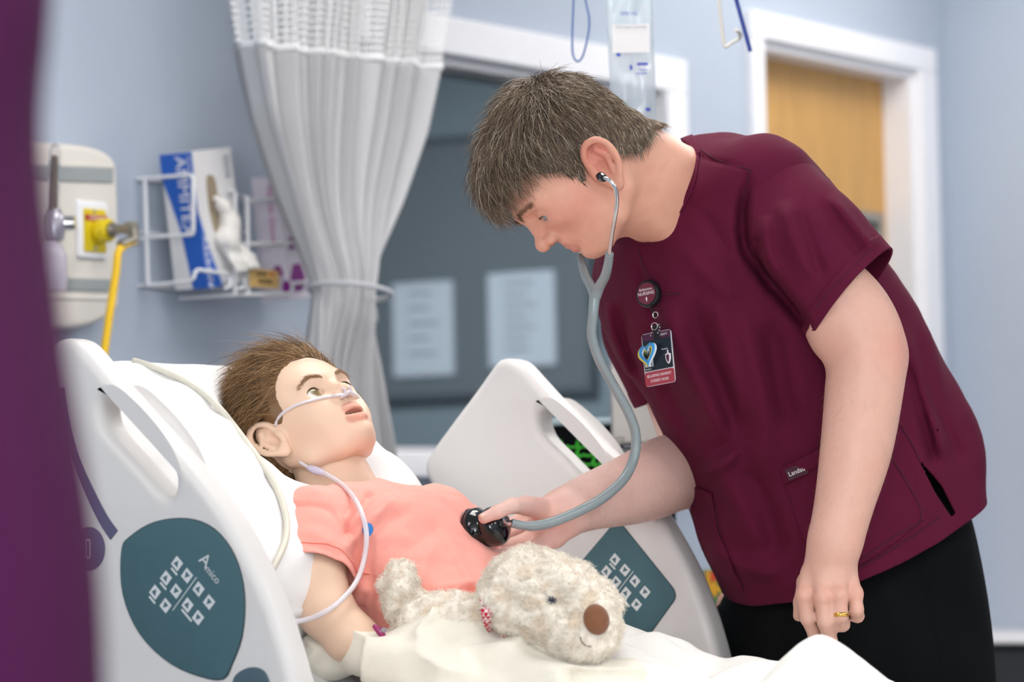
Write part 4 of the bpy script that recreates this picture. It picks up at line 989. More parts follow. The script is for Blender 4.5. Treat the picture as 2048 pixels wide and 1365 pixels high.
def flow_n(P):
    r = P - WH; q = NH.loc(P.astype(np.float32)); f, u, l = q.T
    top = np.clip((u - .07) / .05, 0, 1); d = r / (np.linalg.norm(r, axis=1)[:, None] + 1e-6)
    fwd = NH.F * .55 - NH.U * .15; d = d + top[:, None] * fwd * np.clip((f + .03) / .05, 0, 1)[:, None]
    d = d + (1 - top)[:, None] * (-NH.U * .7 + NH.F * .1)
    n = P - NH.w((.004, .062, 0)); n /= np.linalg.norm(n, axis=1)[:, None]; d -= n * (d * n).sum(1)[:, None]; return d / (np.linalg.norm(d, axis=1)[:, None] + 1e-9)
ql = NH.loc(rt.astype(np.float32)); long = np.clip((ql[:, 1] - .05) / .06, 0, 1) * np.clip((ql[:, 0] + .075) / .05, 0, 1)
cl = hcol(len(rt), ['6A5847', '86715B', 'A8957F', 'C9BDAE', '4B3D31'], [.33, .27, .15, .07, .18], .15)
mk = long > .35
strands('hair', hair_paths(rt[mk], rn[mk], flow_n, .034, .42, 6, 0., .10, n_cap), .00050, M_hairN, nur, cl[mk])
strands('hair_sides', hair_paths(rt[~mk], rn[~mk], flow_n, .013, .22, 4, 0., .06, n_cap), .00042, M_hairN, nur, cl[~mk])
# fine hair on the forearms
ra_ = []
for (Vx, Qx, ax, n_) in ((V2, Q2, LA, 500), (V3, Q3, RA, 500)):
    r, n = sample_surface(Vx, Qx, n_ * 3); t = (r - ax[-4]) @ nrm(ax[-1] - ax[-4]); kk = (t > 0) & (t < np.linalg.norm(ax[-1] - ax[-4])); r = r[kk]; n = n[kk]; d = nrm(ax[-1] - ax[-4]) + n * .7 + RNG.normal(size=r.shape) * .3
    ra_.append(np.stack([r, r + d * .003, r + d * .006 + nrm(ax[-1] - ax[-4]) * .002], 1))
ra_ = np.concatenate(ra_); strands('arm_hair', ra_, .00008, M_hairN, nur, np.tile(np.array(lin('8A6A4C')), (len(ra_), 1)))
# ================================================================ the nurse's clothes
SLL = ([P3(1528, 392, 4.62), P3(1627, 500, 4.57), P3(1705, 590, 4.56), P3(1745, 640, 4.56)], [.080, .0745, .071, .071])
SLR = ([P3(1300, 560, 4.86), P3(1318, 660, 4.88), P3(1352, 740, 4.90), P3(1392, 815, 4.91)], [.070, .071, .068, .066])
fold_n = strokes_fn([
    ([(1500, 345), (1486, 410), (1492, 500), (1540, 562), (1585, 618), (1622, 660)], -.012, 12), ([(1530, 430), (1535, 500), (1560, 560)], .006, 12), ([(1565, 400), (1590, 480), (1620, 560)], .005, 18), ([(1600, 420), (1625, 500), (1650, 560)], -.004, 12),
    ([(1640, 400), (1690, 470), (1725, 520)], -.004, 12), ([(1660, 390), (1712, 455), (1750, 500)], .004, 10), ([(1515, 470), (1520, 540), (1548, 590)], -.005, 9),
    ([(1330, 600), (1360, 700), (1410, 800), (1450, 890)], .007, 22), ([(1380, 600), (1415, 700), (1455, 800), (1480, 880)], -.007, 20), ([(1430, 600), (1460, 720), (1490, 840)], .006, 20), ([(1300, 640), (1330, 760), (1390, 880)], -.005, 18),
    ([(1480, 620), (1510, 740), (1530, 860), (1520, 960)], .006, 24), ([(1540, 640), (1560, 760), (1590, 860)], -.008, 22), ([(1440, 900), (1470, 1000), (1520, 1100)], .007, 26), ([(1500, 930), (1540, 1030), (1560, 1120)], -.006, 22),
    ([(1800, 640), (1850, 800), (1890, 920)], .006, 14), ([(1815, 720), (1850, 850), (1870, 940)], -.006, 12), ([(1840, 740), (1890, 850), (1925, 930)], -.004, 12), ([(1420, 1090), (1480, 1130), (1560, 1150)], .006, 18), ([(1400, 950), (1440, 930), (1480, 900)], .006, 14),
    ([(1240, 600), (1250, 680), (1290, 770)], -.004, 10), ([(1215, 600), (1225, 670), (1262, 760)], .003, 8), ([(1270, 520), (1300, 600), (1310, 660)], -.003, 9), ([(1350, 480), (1420, 560), (1470, 600)], .003, 18), ([(1400, 420), (1450, 500), (1480, 560)], -.003, 16), ([(1395, 310), (1420, 320), (1500, 338)], -.002, 4)])
def f_tor0(P):
    d = ntorso(P) - .004
    sh = rc(P, P3(1420, 365, 4.70), P3(1520, 385, 4.62), .072, .078); d = smin(d, sh, .05)
    shr = rc(P, P3(1380, 400, 4.72), P3(1305, 540, 4.86), .07, .07); return smin(d, shr, .05)
ctr_n = cs_[3]
def cloth_noise(P): 
    near = np.clip((.08 - ((P - ctr_n.astype(np.float32)) @ HF.astype(np.float32))) / .06, 0, 1)
    return fold_n(P) * near * 1.8 + .0055 * noise3(P * np.array([1, 1, .5], np.float32), 22, 11) + .0018 * noise3(P * np.array([1, 1, .7], np.float32), 60, 12)
def f_slv(S_):
    ctr = np.mean(S_[0], axis=0)
    return bounded(lambda P: chain(P, S_[0], S_[1], .03) - cloth_noise(P), ctr, .26, .04)
f_sl, f_sr = f_slv(SLL), f_slv(SLR)
def f_tor(P): return smin(f_tor0(P), bounded(lambda q: rc(q, SLL[0][0], (SLL[0][0] + SLL[0][1]) / 2, SLL[1][0] - .006, SLL[1][1] - .012), SLL[0][0], .2)(P), .03) - cloth_noise(P)
def f_top(P): return np.minimum(np.minimum(f_tor(P), f_sl(P)), f_sr(P))
al = np.array([c for c in cs_[1:]])
V_, Q_ = sdf_mesh(f_tor, al.min(0) - .25, al.max(0) + .27, .0055, 1)
px, py = proj(V_); DD = (V_ - CAM) @ HF
NECK = spline([(1372, 287), (1376, 340), (1358, 395), (1324, 438), (1296, 464), (1276, 470), (1258, 462), (1235, 445), (1220, 400), (1290, 270)], 5, True)
gn = -poly_sd(px, py, NECK)      # >0 inside
g = np.where((V_ @ ZUP) > P3(1300, 520, 4.7)[2], gn, -50.)
def hem_plane(a, b, depthdir):
    n = np.cross(b - a, depthdir); n = nrm(n)
    if n[2] > 0: n = -n
    return a, n
# bottom hem: plane through front, back and near-side points
h1, h2, h3 = P3(1470, 1192, 4.86), P3(1952, 968, 4.92), P3(1705, 1172, 4.68); hn = nrm(np.cross(h2 - h1, h3 - h1)); hn = hn if hn[2] < 0 else -hn
g = np.maximum(g, ((V_ - h1) @ hn) * 1500)
slit = -poly_sd(px, py, [(1836, 918), (1850, 930), (1886, 974), (1914, 1030), (1903, 1035), (1870, 985)]); g = np.maximum(g, np.minimum(slit, (4.86 - DD) * 1500))
Vs, Ts = clip(V_, Q_, g)
top = obj('scrub_top', Vs, Ts, M_scrub, nur); solidify(top, .0026)
hl_a, hl_n = hem_plane(P3(1623, 660, 4.5), P3(1765, 500, 4.5), HF - ZUP * .30); hr_a, hr_n = hem_plane(P3(1283, 812, 4.9), P3(1330, 795, 4.9), HF)
for f_, S_, a_, n_ in ((f_sl, SLL, hl_a, hl_n), (f_sr, SLR, hr_a, hr_n)):
    sp_ = np.array(S_[0]); V_, Q_ = sdf_mesh(f_, sp_.min(0) - .11, sp_.max(0) + .11, .0045, 1); Va, Ta = clip(V_, Q_, (V_ - a_) @ n_)
    sv = obj('sleeve', Va, Ta, M_scrub, top); solidify(sv, .0026)
    tt_ = (Va - a_) @ n_; Vh, Th = clip(Va, Ta, -(tt_ + .022)); hb_ = obj('sleeve_hem', Vh + vnormals(Vh, Th) * .0007, Th, M_scrub, top); solidify(hb_, .0012)
bo = nur_body; co = np.zeros(len(bo.data.vertices) * 3, np.float32); bo.data.vertices.foreach_get('co', co); co = co.reshape(-1, 3)
for (i0, i1, pa_, pn_) in ((o1, o2, hl_a, hl_n), (o2, o3, hr_a, hr_n), (o3, len(co), None, None)):
    X = co[i0:i1]; cov = ((X - pa_) @ pn_ < -.012) if pa_ is not None else np.ones(len(X), bool)
    for _ in range(2):
        fv = f_top(X); mv = cov & (fv > -.014) & ((X - h1) @ hn < .02)
        if mv.any(): gr_ = grad(lambda q: f_top(q.astype(np.float32)), X[mv].astype(np.float64), .003); gr_ /= np.linalg.norm(gr_, axis=1)[:, None] + 1e-9; X[mv] -= (gr_ * (fv[mv] + .014)[:, None]).astype(np.float32)
bo.data.vertices.foreach_set('co', co.ravel()); bo.data.update()
def patch(name, poly, off, mt, parent, thick=.0018, dmax=4.84, zmin=None, inner=None, grow=0.):
    """a second layer of cloth following the garment inside an outline"""
    x, y = proj(Vs); sd = poly_sd(x, y, poly) - grow
    if inner is not None: sd = np.maximum(sd, -poly_sd(x, y, inner))
    sd = np.where(((Vs - CAM) @ HF) < dmax, sd, 50.); Vp, Tp = clip(Vs, Ts, sd)
    if len(Tp) == 0: return None
    o = obj(name, Vp + vnormals(Vp, Tp) * off, Tp, mt, parent); solidify(o, thick); return o
patch('neck_band', NECK, .0022, M_scrub, top, .0024, 4.75, inner=None, grow=20)
patch('side_pocket', [(1563, 938), (1610, 915), (1668, 882), (1800, 885), (1850, 1035), (1790, 1085), (1720, 1130), (1640, 1150), (1600, 1060)], .0032, M_scrub, top)
patch('pocket_band', [(1561, 935), (1610, 912), (1668, 879), (1690, 900), (1610, 945), (1572, 968)], .0062, M_scrub, top)
patch('front_pocket', [(1375, 968), (1425, 985), (1437, 1060), (1470, 1140), (1490, 1184), (1440, 1150), (1400, 1080)], .0032, M_scrub, top)
def traces(pxs, f, D0=4.2, D1=5.3):
    """where the sight lines through these pixels first meet a surface"""
    d = np.array([ray(a, b) for a, b in pxs]); d = d / (d @ HF)[:, None]; t = np.full(len(d), D0); act = np.ones(len(d), bool)
    for _ in range(70):
        v = f((CAM + d * t[:, None]).astype(np.float32)); act &= (v > .0004) & (t < D1); t = np.where(act, t + np.maximum(v * .7, .0005), t)
        if not act.any(): break
    return CAM + d * t[:, None], t < D1
def trace(px, py, f, D0=4.2): return traces([(px, py)], f, D0)[0][0]
def seam(pxs, n=5, r=.0009, name='seam', f=f_top, lift=.0006):
    p, ok = traces(spline(np.array(pxs, float), n), f); p = p[ok] - HF * lift
    if len(p) > 2: MB().tube(p, r, 5).build(name, M_seam, top, smooth=True)
seam([(1500, 340), (1487, 405), (1491, 495), (1538, 556), (1580, 612)])
seam([(1402, 300), (1440, 322), (1502, 340)])
seam([(1590, 640), (1610, 640), (1680, 560), (1750, 490)][1:], lift=.0008)
seam([(1425, 1000), (1440, 1070), (1462, 1130), (1488, 1178)])
seam([(1660, 1165), (1730, 1130), (1800, 1090), (1880, 1035)], lift=.0016)
seam([(1770, 900), (1810, 960), (1842, 1035), (1790, 1072), (1722, 1118)], lift=.0042)
seam([(1800, 850), (1830, 900), (1840, 925)])
seam([(1276, 500), (1290, 540), (1312, 570)])
seam([(1318, 590), (1360, 588)], r=.0013)
# brand tag on the pocket band
tg = trace(1592, 944, f_top) - HF * .0095; ex = nrm(HR * .93 + ZUP * .36 - HF * .1); ey = nrm(np.cross(np.cross(ex, ZUP), ex)); nn = np.cross(ex, ey)
slab('brand_tag', [rrect(.028, .0155, .001)], (tg, ex, ey), .0008, 0, mat('dark maroon tag', '3D1024', .7), top)
text('brand_lettering', 'Landau', (tg - HF * .0008, ex, ey), .0088, mat('white thread', 'ECE6E8', .8), top, depth=.0002, sx=.92)
# trousers
fold_t = strokes_fn([([(1820, 1060), (1850, 1200), (1880, 1365)], -.004, 8), ([(1600, 1210), (1570, 1290), (1560, 1365)], .006, 26), ([(1760, 1140), (1800, 1260), (1840, 1400)], .005, 24), ([(1500, 1230), (1540, 1290), (1600, 1330)], -.006, 16)])
tsecs = []
for a, b, D, w_ in [((1450, 1000), (1850, 850), 4.85, .15), ((1490, 1130), (1895, 975), 4.88, .16), ((1488, 1195), (1915, 1060), 4.89, .17), ((1484, 1260), (1940, 1220), 4.90, .18), ((1494, 1365), (1952, 1365), 4.90, .18), ((1500, 1480), (1950, 1480), 4.90, .18)]:
    c = P3((a[0] + b[0]) / 2, (a[1] + b[1]) / 2, D); tsecs.append((c, LN, FN, w_, np.linalg.norm(P3(*a, D) - P3(*b, D)) / 2 / .93))
t_hip = sweep_sdf(tsecs, 2.4)
def f_trou(P):
    d = t_hip(P)
    for h in (fl_l, fl_r):
        kn = np.array([h[0], h[1], .50]) + FN * .02; an = np.array([h[0], h[1], .06]) - FN * .02
        d = smin(d, chain(P, [h + np.array([0, 0, -.12]), kn, an], [.12, .1, .085], .03), .04)
    return d - fold_t(P) - .003 * noise3(P * np.array([1, 1, .4], np.float32), 22, 14)
lo_ = hipc * np.array([1, 1, 0]) + np.array([-.32, -.32, .02]); hi_ = hipc * np.array([1, 1, 0]) + np.array([.32, .32, 1.24])
V_, Q_ = sdf_mesh(f_trou, lo_, hi_, .009, 1); Vs2, Ts2 = clip(V_, Q_, .035 - V_[:, 2])
obj('trousers', Vs2, Ts2, M_trou, nur)
for h in (fl_l, fl_r):
    c = np.array([h[0], h[1], 0]) - FN * .02
    f_sh = lambda P: np.maximum(smin(rc(P, c - FN * .06 + ZUP * .045, c + FN * .13 + ZUP * .035, .042, .036), rc(P, c + ZUP * .05, c + ZUP * .09, .045, .04), .02), .004 - P[:, 2])
    V_, Q_ = sdf_mesh(f_sh, c - .25, c + .25, .008, 1); obj('shoe', V_, Q_, M_black, nur)
# ================================================================ blankets and the plush dog
M_blank = mat('white blanket', 'F3F1EC', .9, var=.015, vscale=60, bump=.25, bscale=500, sheen=.25)
M_cream = mat('cream fleece', 'F4EEDF', .92, var=.02, vscale=60, bump=.25, bscale=420, sheen=.3)
M_plush = mat('cream plush', 'F8EFE2', .95, attr='Col', sheen=.3)
# blanket over the legs: draped sheet following the legs with soft folds
def legs_z(x, y):
    z = np.full(x.shape, .825)
    for s in (-1, 1):
        for (a, b, ra, rb) in (((.36, .07, .915), (.60, .085, .885), .085, .065), ((.60, .085, .885), (1.12, .09, .842), .055, .052)):
            a = np.array(a); b = np.array(b); t = np.clip(((x - a[0]) * (b[0] - a[0]) + (y - s * a[1]) * (s * b[1] - s * a[1])) / ((b[0] - a[0]) ** 2 + (s * b[1] - s * a[1]) ** 2), 0, 1)
            dd = (x - a[0] - (b[0] - a[0]) * t) ** 2 + (y - s * (a[1] + (b[1] - a[1]) * t)) ** 2; r = ra + (rb - ra) * t; zc = a[2] + (b[2] - a[2]) * t; z = np.maximum(z, zc - .03 + (r + .03) * np.exp(-dd / (r * 1.3) ** 2))
    return z
BLX = np.linspace(.27, 1.8, 230); BLY = np.linspace(-.50, .50, 170); gx_, gy_ = np.meshgrid(BLX, BLY, indexing='ij')
bz = legs_z(gx_, gy_)
k = np.ones(9) / 9
for _ in range(3):
    bz = np.apply_along_axis(lambda r: np.convolve(np.pad(r, 4, 'edge'), k, 'valid'), 0, bz); bz = np.apply_along_axis(lambda r: np.convolve(np.pad(r, 4, 'edge'), k, 'valid'), 1, bz)
PK = ony(1640, 1272, -.12); PK0 = PK.copy()
dpk = np.hypot((gx_ - PK[0]) / .8, gy_ - PK[1]); bz = np.maximum(bz, PK[2] - .72 * (np.sqrt(dpk ** 2 + .0004) - .02))
G3 = np.stack([gx_, gy_, bz], -1).reshape(-1, 3).astype(np.float32)
fo = .010 * noise3(G3 * np.array([1, .5, 0], np.float32), 28, 21) + .006 * noise3(G3 * np.array([.5, 1, 0], np.float32), 60, 22) + .0035 * noise3(G3 * np.array([1, 1, 0], np.float32), 120, 23)
rid = 1 - np.abs(noise3(G3 * np.array([1, .6, 0], np.float32), 22, 25)); fo += .012 * np.clip(rid, 0, 1) ** 6
bz = bz + fo.reshape(bz.shape) * np.clip(dpk / .12, .15, 1)
over = np.clip((np.abs(gy_) - .42) / .08, 0, 1); bz = bz - over ** 1.5 * .22; yy_ = np.sign(gy_) * np.minimum(np.abs(gy_), .425 + .012 * np.sin(gx_ * 40))
n0, n1 = bz.shape; vv = np.stack([gx_, yy_, bz], -1).reshape(-1, 3); ii = np.arange(n0 * n1).reshape(n0, n1)
ff = np.stack([ii[:-1, :-1], ii[1:, :-1], ii[1:, 1:], ii[:-1, 1:]], -1).reshape(-1, 4)
bl = obj('blanket', vv, ff, M_blank); tag(bl, 'white blanket spread over the patient\'s legs and tented at the foot', 'blanket'); solidify(bl, .004, -1)
# cream fleece wrapped round the dog
DOGY = -.15
def D3(px, py, dy=0.): return ony(px, py, DOGY + dy)
sc_ = 1. / 1600
def f_fleece(P):
    tube = chain(P, [D3(800, 1325, .02), D3(870, 1318, -.01), D3(940, 1318, -.02), D3(1030, 1345, -.02), D3(1130, 1360, -.02), D3(1230, 1375, .0)], [.036, .046, .046, .043, .038, .03], .03)
    roll = chain(P, [D3(778, 1300, .0), D3(790, 1328, -.03), D3(870, 1345, -.06), D3(1000, 1362, -.07), D3(1120, 1375, -.07)], [.024, .022, .02, .018, .016], .01)
    r2 = chain(P, [D3(800, 1290, -.035), D3(880, 1290, -.05), D3(1000, 1325, -.065), D3(1110, 1350, -.07)], [.014, .016, .015, .012], .01)
    ba = chain(P, [D3(590, 1335, .02), D3(660, 1316, -.01), D3(730, 1308, -.03), D3(790, 1330, -.06), D3(900, 1372, -.09)], [.03, .026, .024, .028, .03], .02)
    d = smin(smin(tube, roll, .018), r2, .014); d = smin(d, ba, .02)
    rg = np.clip(1 - np.abs(noise3(P * np.array([.55, .8, 1.3], np.float32), 42, 33)) * 1.6, 0, 1) ** 2
    return d - .0030 * noise3(P, 55, 31) - .012 * rg
P_lo = np.minimum(D3(560, 1420, -.2), D3(1300, 1200, .15)); P_hi = np.maximum(D3(560, 1420, -.2), D3(1300, 1200, .15)); P_lo = np.array([min(P_lo[0], D3(560, 1400)[0]) - .08, DOGY - .2, .8]); P_hi = np.array([D3(1300, 1300)[0] + .08, DOGY + .14, 1.1])
V_, Q_ = sdf_mesh(f_fleece, P_lo, P_hi, .005, 1)
fl = obj('fleece_blanket', V_, Q_, M_cream); tag(fl, 'cream fleece wrapped round the plush dog\'s body', 'blanket')
# plush dog
dog = thing('plush_dog', 'cream curly plush dog with a brown nose and red bandana on the patient\'s lap', 'soft toy', tuple(D3(1000, 1290)))
def f_dog_body(P):
    d = chain(P, [D3(840, 1255, .0), D3(900, 1258, .0), D3(980, 1262, .0), D3(1040, 1250)], [.035, .039, .036, .036], .03)
    return d
def f_dog_tail(P): return chain(P, [D3(830, 1240, .0), D3(812, 1210, .0), D3(797, 1175, -.005), D3(800, 1150, -.005)], [.026, .024, .0205, .0165], .01)
DOGE = D3(1118, 1192, -.072)
def f_dog_head(P):
    d = ell(P, D3(1062, 1185, .0), (.062, .058, .053)); d = smin(d, ell(P, D3(1100, 1215, -.01), (.056, .055, .045)), .03)
    d = smin(d, chain(P, [D3(1110, 1215, -.015), D3(1150, 1238, -.025), D3(1175, 1250, -.03)], [.047, .044, .040], .02), .03)     # muzzle
    d = smin(d, ell(P, D3(1172, 1268, -.028), (.034, .03, .03)), .02)
    d = smin(d, ell(P, D3(1030, 1210, -.03), (.035, .05, .03)), .02)                                                            # cheek
    d = smin(d, chain(P, [D3(1140, 1190, .03), D3(1188, 1200, .03), D3(1206, 1212, .025)], [.026, .022, .018], .02), .02)        # far ear
    d = smax(d, -ell(P, DOGE, (.03, .022, .024)), .02)
    return d
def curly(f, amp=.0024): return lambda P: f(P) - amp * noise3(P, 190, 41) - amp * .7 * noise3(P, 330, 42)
def plush(name, f, lo, hi, h, n, ln, parent):
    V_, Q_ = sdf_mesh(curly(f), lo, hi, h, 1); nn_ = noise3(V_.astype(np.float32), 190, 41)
    base_c = np.array(lin('F9F0E2')) * (1 + .04 * nn_[:, None]); lw_ = np.clip(-nn_ - .1, 0, .6)[:, None]; base_c = base_c * (1 - lw_) + np.array(lin('DDBF9C')) * lw_  # curl shading painted in: tan tint in the hollows of the pile
    o = obj(name, V_, Q_, M_plush, parent, True, base_c)
    r, nr = sample_surface(V_, tris(Q_), n); ctr = V_.mean(0)
    tq = np.cross(nr, RNG.normal(size=nr.shape)); tq /= np.linalg.norm(tq, axis=1)[:, None] + 1e-9; cl_ = np.sin(r @ np.array([90., 130, 110]))[:, None]
    pa_ = np.stack([r, r + nr * ln * .45 + tq * ln * .3, r + nr * ln * .75 + tq * ln * .75 * (1 + .3 * cl_), r + nr * ln * .65 + tq * ln * 1.2], 1)
    cc = np.array(lin('FDF4E4')) * (1 + .09 * RNG.normal(size=(n, 1))).clip(.7, 1.15)
    strands(name + '_pile', pa_, .00048, M_plush, o, cc); return o
pb = lambda pts, m: (np.min(pts, 0) - m, np.max(pts, 0) + m)
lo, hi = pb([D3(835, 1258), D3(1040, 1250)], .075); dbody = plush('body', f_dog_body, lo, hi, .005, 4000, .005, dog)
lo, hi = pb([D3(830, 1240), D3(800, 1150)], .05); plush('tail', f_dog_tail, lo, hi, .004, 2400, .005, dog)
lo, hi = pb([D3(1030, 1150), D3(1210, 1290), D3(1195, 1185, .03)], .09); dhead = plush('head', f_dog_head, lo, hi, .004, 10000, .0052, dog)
# nose, eye, smile, bandana
nc = trace(1192, 1240, f_dog_head, 3.8); nf = nrm(HR * .45 - HF * .85 + ZUP * .15)
NF = Frame(nc + nf * .001, nf, ZUP + HR * -.25)
V_, Q_ = sdf_mesh(lambda P: ell(NF.loc(P), (0, 0, 0), (.010, .0185, .0165)), nc - .04, nc + .04, .002, 1); obj('nose', V_, Q_, mat('brown nose felt', '7A4B2C', .8, var=.1, vscale=200, sheen=.2), dhead)
ec = trace(1103, 1204, f_dog_head, 3.8) - HF * .002
st = MB()
for k in range(5):
    a = k * math.pi / 5; d_ = HR * math.cos(a) + ZUP * math.sin(a); st.tube([ec - d_ * .0058 + HF * .002, ec - HF * .004, ec + d_ * .0058 + HF * .002], .0011, 5)
st.build('eye', mat('navy stitching', '23283A', .7), dhead, smooth=True)
p, ok = traces(spline(np.array([(1160, 1275), (1164, 1285), (1172, 1292), (1182, 1294)], float), 4), f_dog_head, 3.8); MB().tube(p - HF * .0045, .0007, 5).build('smile', mat('brown stitching', '6A4A34', .8), dhead, smooth=True)
p, ok = traces(spline(np.array([(968, 1215), (975, 1228), (978, 1245), (990, 1262), (1012, 1272)], float), 4), lambda P: np.minimum(f_dog_body(P), f_dog_head(P)), 3.8); p = p - HF * .004
bv = []; bf = []
for i, q in enumerate(p):
    tgn = nrm(p[min(i + 1, len(p) - 1)] - p[max(i - 1, 0)]); sd = nrm(np.cross(tgn, HF)); bv += [q + sd * .007 - HF * .001, q - sd * .007 - HF * .003]
for i in range(len(p) - 1): bf.append((2 * i, 2 * i + 1, 2 * i + 3, 2 * i + 2))
def gingham():
    m = mat('red gingham', 'C4182B', .85); nt = m.node_tree; tc = nt.nodes.new('ShaderNodeTexCoord'); ck = nt.nodes.new('ShaderNodeTexChecker'); ck.inputs['Scale'].default_value = 220; ck.inputs[1].default_value = lin('C4182B') + (1,); ck.inputs[2].default_value = lin('EBD3D3') + (1,)
    nt.links.new(tc.outputs['Object'], ck.inputs[0]); nt.links.new(ck.outputs[0], nt.nodes['Principled BSDF'].inputs['Base Color']); return m
bd = obj('bandana', bv, bf, gingham(), dog); solidify(bd, .0015, 0)
tip = p[0]; tb_ = MB(); tb_.add([tip + HR * -.004 + ZUP * .004, tip + HR * -.006 + ZUP * .012, tip + HR * .001 + ZUP * .002, tip + HR * .006 + ZUP * .012, tip + HR * .004 - ZUP * .004], [(0, 1, 2), (2, 3, 4), (0, 2, 4)])
tq = tb_.build('bandana_knot', gingham(), dog); solidify(tq, .0015, 0)
# ================================================================ stethoscope, badge, tubes
M_tube = mat('grey rubber tubing', '8A9699', .32, coat=.25)
M_chrome = mat('polished steel', 'C9C9CB', .18, metal=1.)
M_gblack = mat('glossy black', '0B0B0D', .12, coat=.5)
M_clear = mat('clear pink-white tubing', 'F4ECF2', .15, alpha=.72, coat=.4)
stt = thing('stethoscope', 'grey-tubed stethoscope worn by the nurse, its black head on the patient\'s chest', 'stethoscope', tuple(P3(1190, 590, 4.5)))
def path(pts, n=8): return spline(np.array([P3(*p) for p in pts]), n)
c0 = P3(946, 1064, 4.478); ax_ = nrm(P3(1022, 1046, 4.448) - c0)
MB().rev(c0, ax_, [(.001, 0), (.0265, 0), (.029, .0025), (.0295, .008), (.0288, .014), (.0245, .019), (.023, .023), (.0245, .0265), (.0258, .03), (.0258, .037), (.0225, .0435), (.013, .048), (.001, .049)], 36).build('chest_piece', M_gblack, stt, smooth=True)
rim = MB(); rp = []
e1_ = nrm(np.cross(ax_, ZUP)); e2_ = np.cross(ax_, e1_)
for a in np.linspace(0, 2 * math.pi, 40)[:-1]: rp.append(c0 + ax_ * .001 + (e1_ * math.cos(a) + e2_ * math.sin(a)) * .0285)
rim.tube(rp, .0016, 6, closed=True); rim.build('diaphragm_rim', mat('maroon rubber', '5A2630', .4), stt, smooth=True)
for a in (0.6, 2.2, 3.8, 5.4):
    d_ = e1_ * math.cos(a) + e2_ * math.sin(a); MB().obox(c0 + ax_ * .025 + d_ * .0225, ax_ * .010, np.cross(ax_, d_) * .006, d_ * .002).build('grip', M_gblack, stt, bevel=.001)
st0 = c0 + ax_ * .046
MB().tube([st0 - ax_ * .004, st0 + ax_ * .003, P3(1026, 1046, 4.446)], [.0045, .0042, .004], 12).build('stem', M_chrome, stt, smooth=True)
MB().rev(st0 - ax_ * .002 + ZUP * .004, ax_, [(.001, 0), (.006, 0), (.0065, .004), (.006, .009), (.001, .0095)], 16).build('swivel', M_chrome, stt, smooth=True)
tp = path([(1023, 1047, 4.446), (1060, 1053, 4.452), (1110, 1043, 4.47), (1180, 1012, 4.50), (1222, 984, 4.53), (1252, 952, 4.56), (1269, 912, 4.58), (1271, 868, 4.58), (1256, 824, 4.57), (1227, 772, 4.56), (1198, 718, 4.54), (1184, 672, 4.53), (1186, 632, 4.52), (1190, 590, 4.52)])
MB().tube(tp, np.concatenate([np.full(8, .0058), np.full(len(tp) - 16, .0066), np.linspace(.0066, .0075, 8)]), 14).build('tubing', M_tube, stt, smooth=True)
yl = path([(1190, 596, 4.52), (1183, 575, 4.535), (1171, 553, 4.56), (1164, 530, 4.58), (1161, 511, 4.59)]); yr = path([(1190, 596, 4.52), (1199, 574, 4.51), (1210, 553, 4.49), (1216, 530, 4.47), (1219, 508, 4.455)])
MB().tube(yl, np.linspace(.0072, .0046, len(yl)), 12).build('yoke', M_tube, stt, smooth=True); MB().tube(yr, np.linspace(.0074, .0054, len(yr)), 12).build('yoke', M_tube, stt, smooth=True)
ne = path([(1219, 510, 4.455), (1224, 470, 4.435), (1231, 430, 4.415), (1234, 398, 4.405), (1229, 374, 4.40), (1217, 360, 4.40), (1204, 355, 4.408)])
MB().tube(ne, .0026, 10).build('ear_tube', M_chrome, stt, smooth=True)
fe = np.array([P3(1161, 513, 4.59), P3(1158, 490, 4.62), P3(1166, 440, 4.65), P3(1190, 385, 4.66), P3(1200, 360, 4.645)]); MB().tube(spline(fe, 6), .0026, 10).build('ear_tube', M_chrome, stt, smooth=True)
for a, b in ((P3(1206, 356, 4.408), P3(1194, 350, 4.43)), (P3(1202, 362, 4.645), P3(1195, 352, 4.625))):
    MB().rev(a, b - a, [(.001, -.004), (.0045, -.004), (.006, .002), (.0068, .007), (.005, .014), (.003, .018), (.0005, .02)], 18).build('ear_tip', M_gblack, stt, smooth=True)
# wedding ring
fp = LH[2][0]; rc_ = fp[1] + (fp[2] - fp[1]) * .98; fd = nrm(fp[2] - fp[1]); e1_ = nrm(np.cross(fd, ZUP + HR * .3)); e2_ = np.cross(fd, e1_); v = []; f = []
for k in range(40):
    a = 2 * math.pi * k / 40; d_ = e1_ * math.cos(a) + e2_ * math.sin(a)
    for (r_, h_) in ((.0095, -.0028), (.0112, -.0024), (.0117, 0), (.0112, .0024), (.0095, .0028)): v.append(rc_ + d_ * r_ + fd * h_)
for k in range(40):
    for j in range(5): f.append((k * 5 + j, ((k + 1) % 40) * 5 + j, ((k + 1) % 40) * 5 + (j + 1) % 5, k * 5 + (j + 1) % 5))
rg = obj('wedding_ring', v, f, mat('gold', 'E2B45C', .18, metal=1.)); tag(rg, 'plain gold ring on the nurse\'s lowered hand', 'ring')
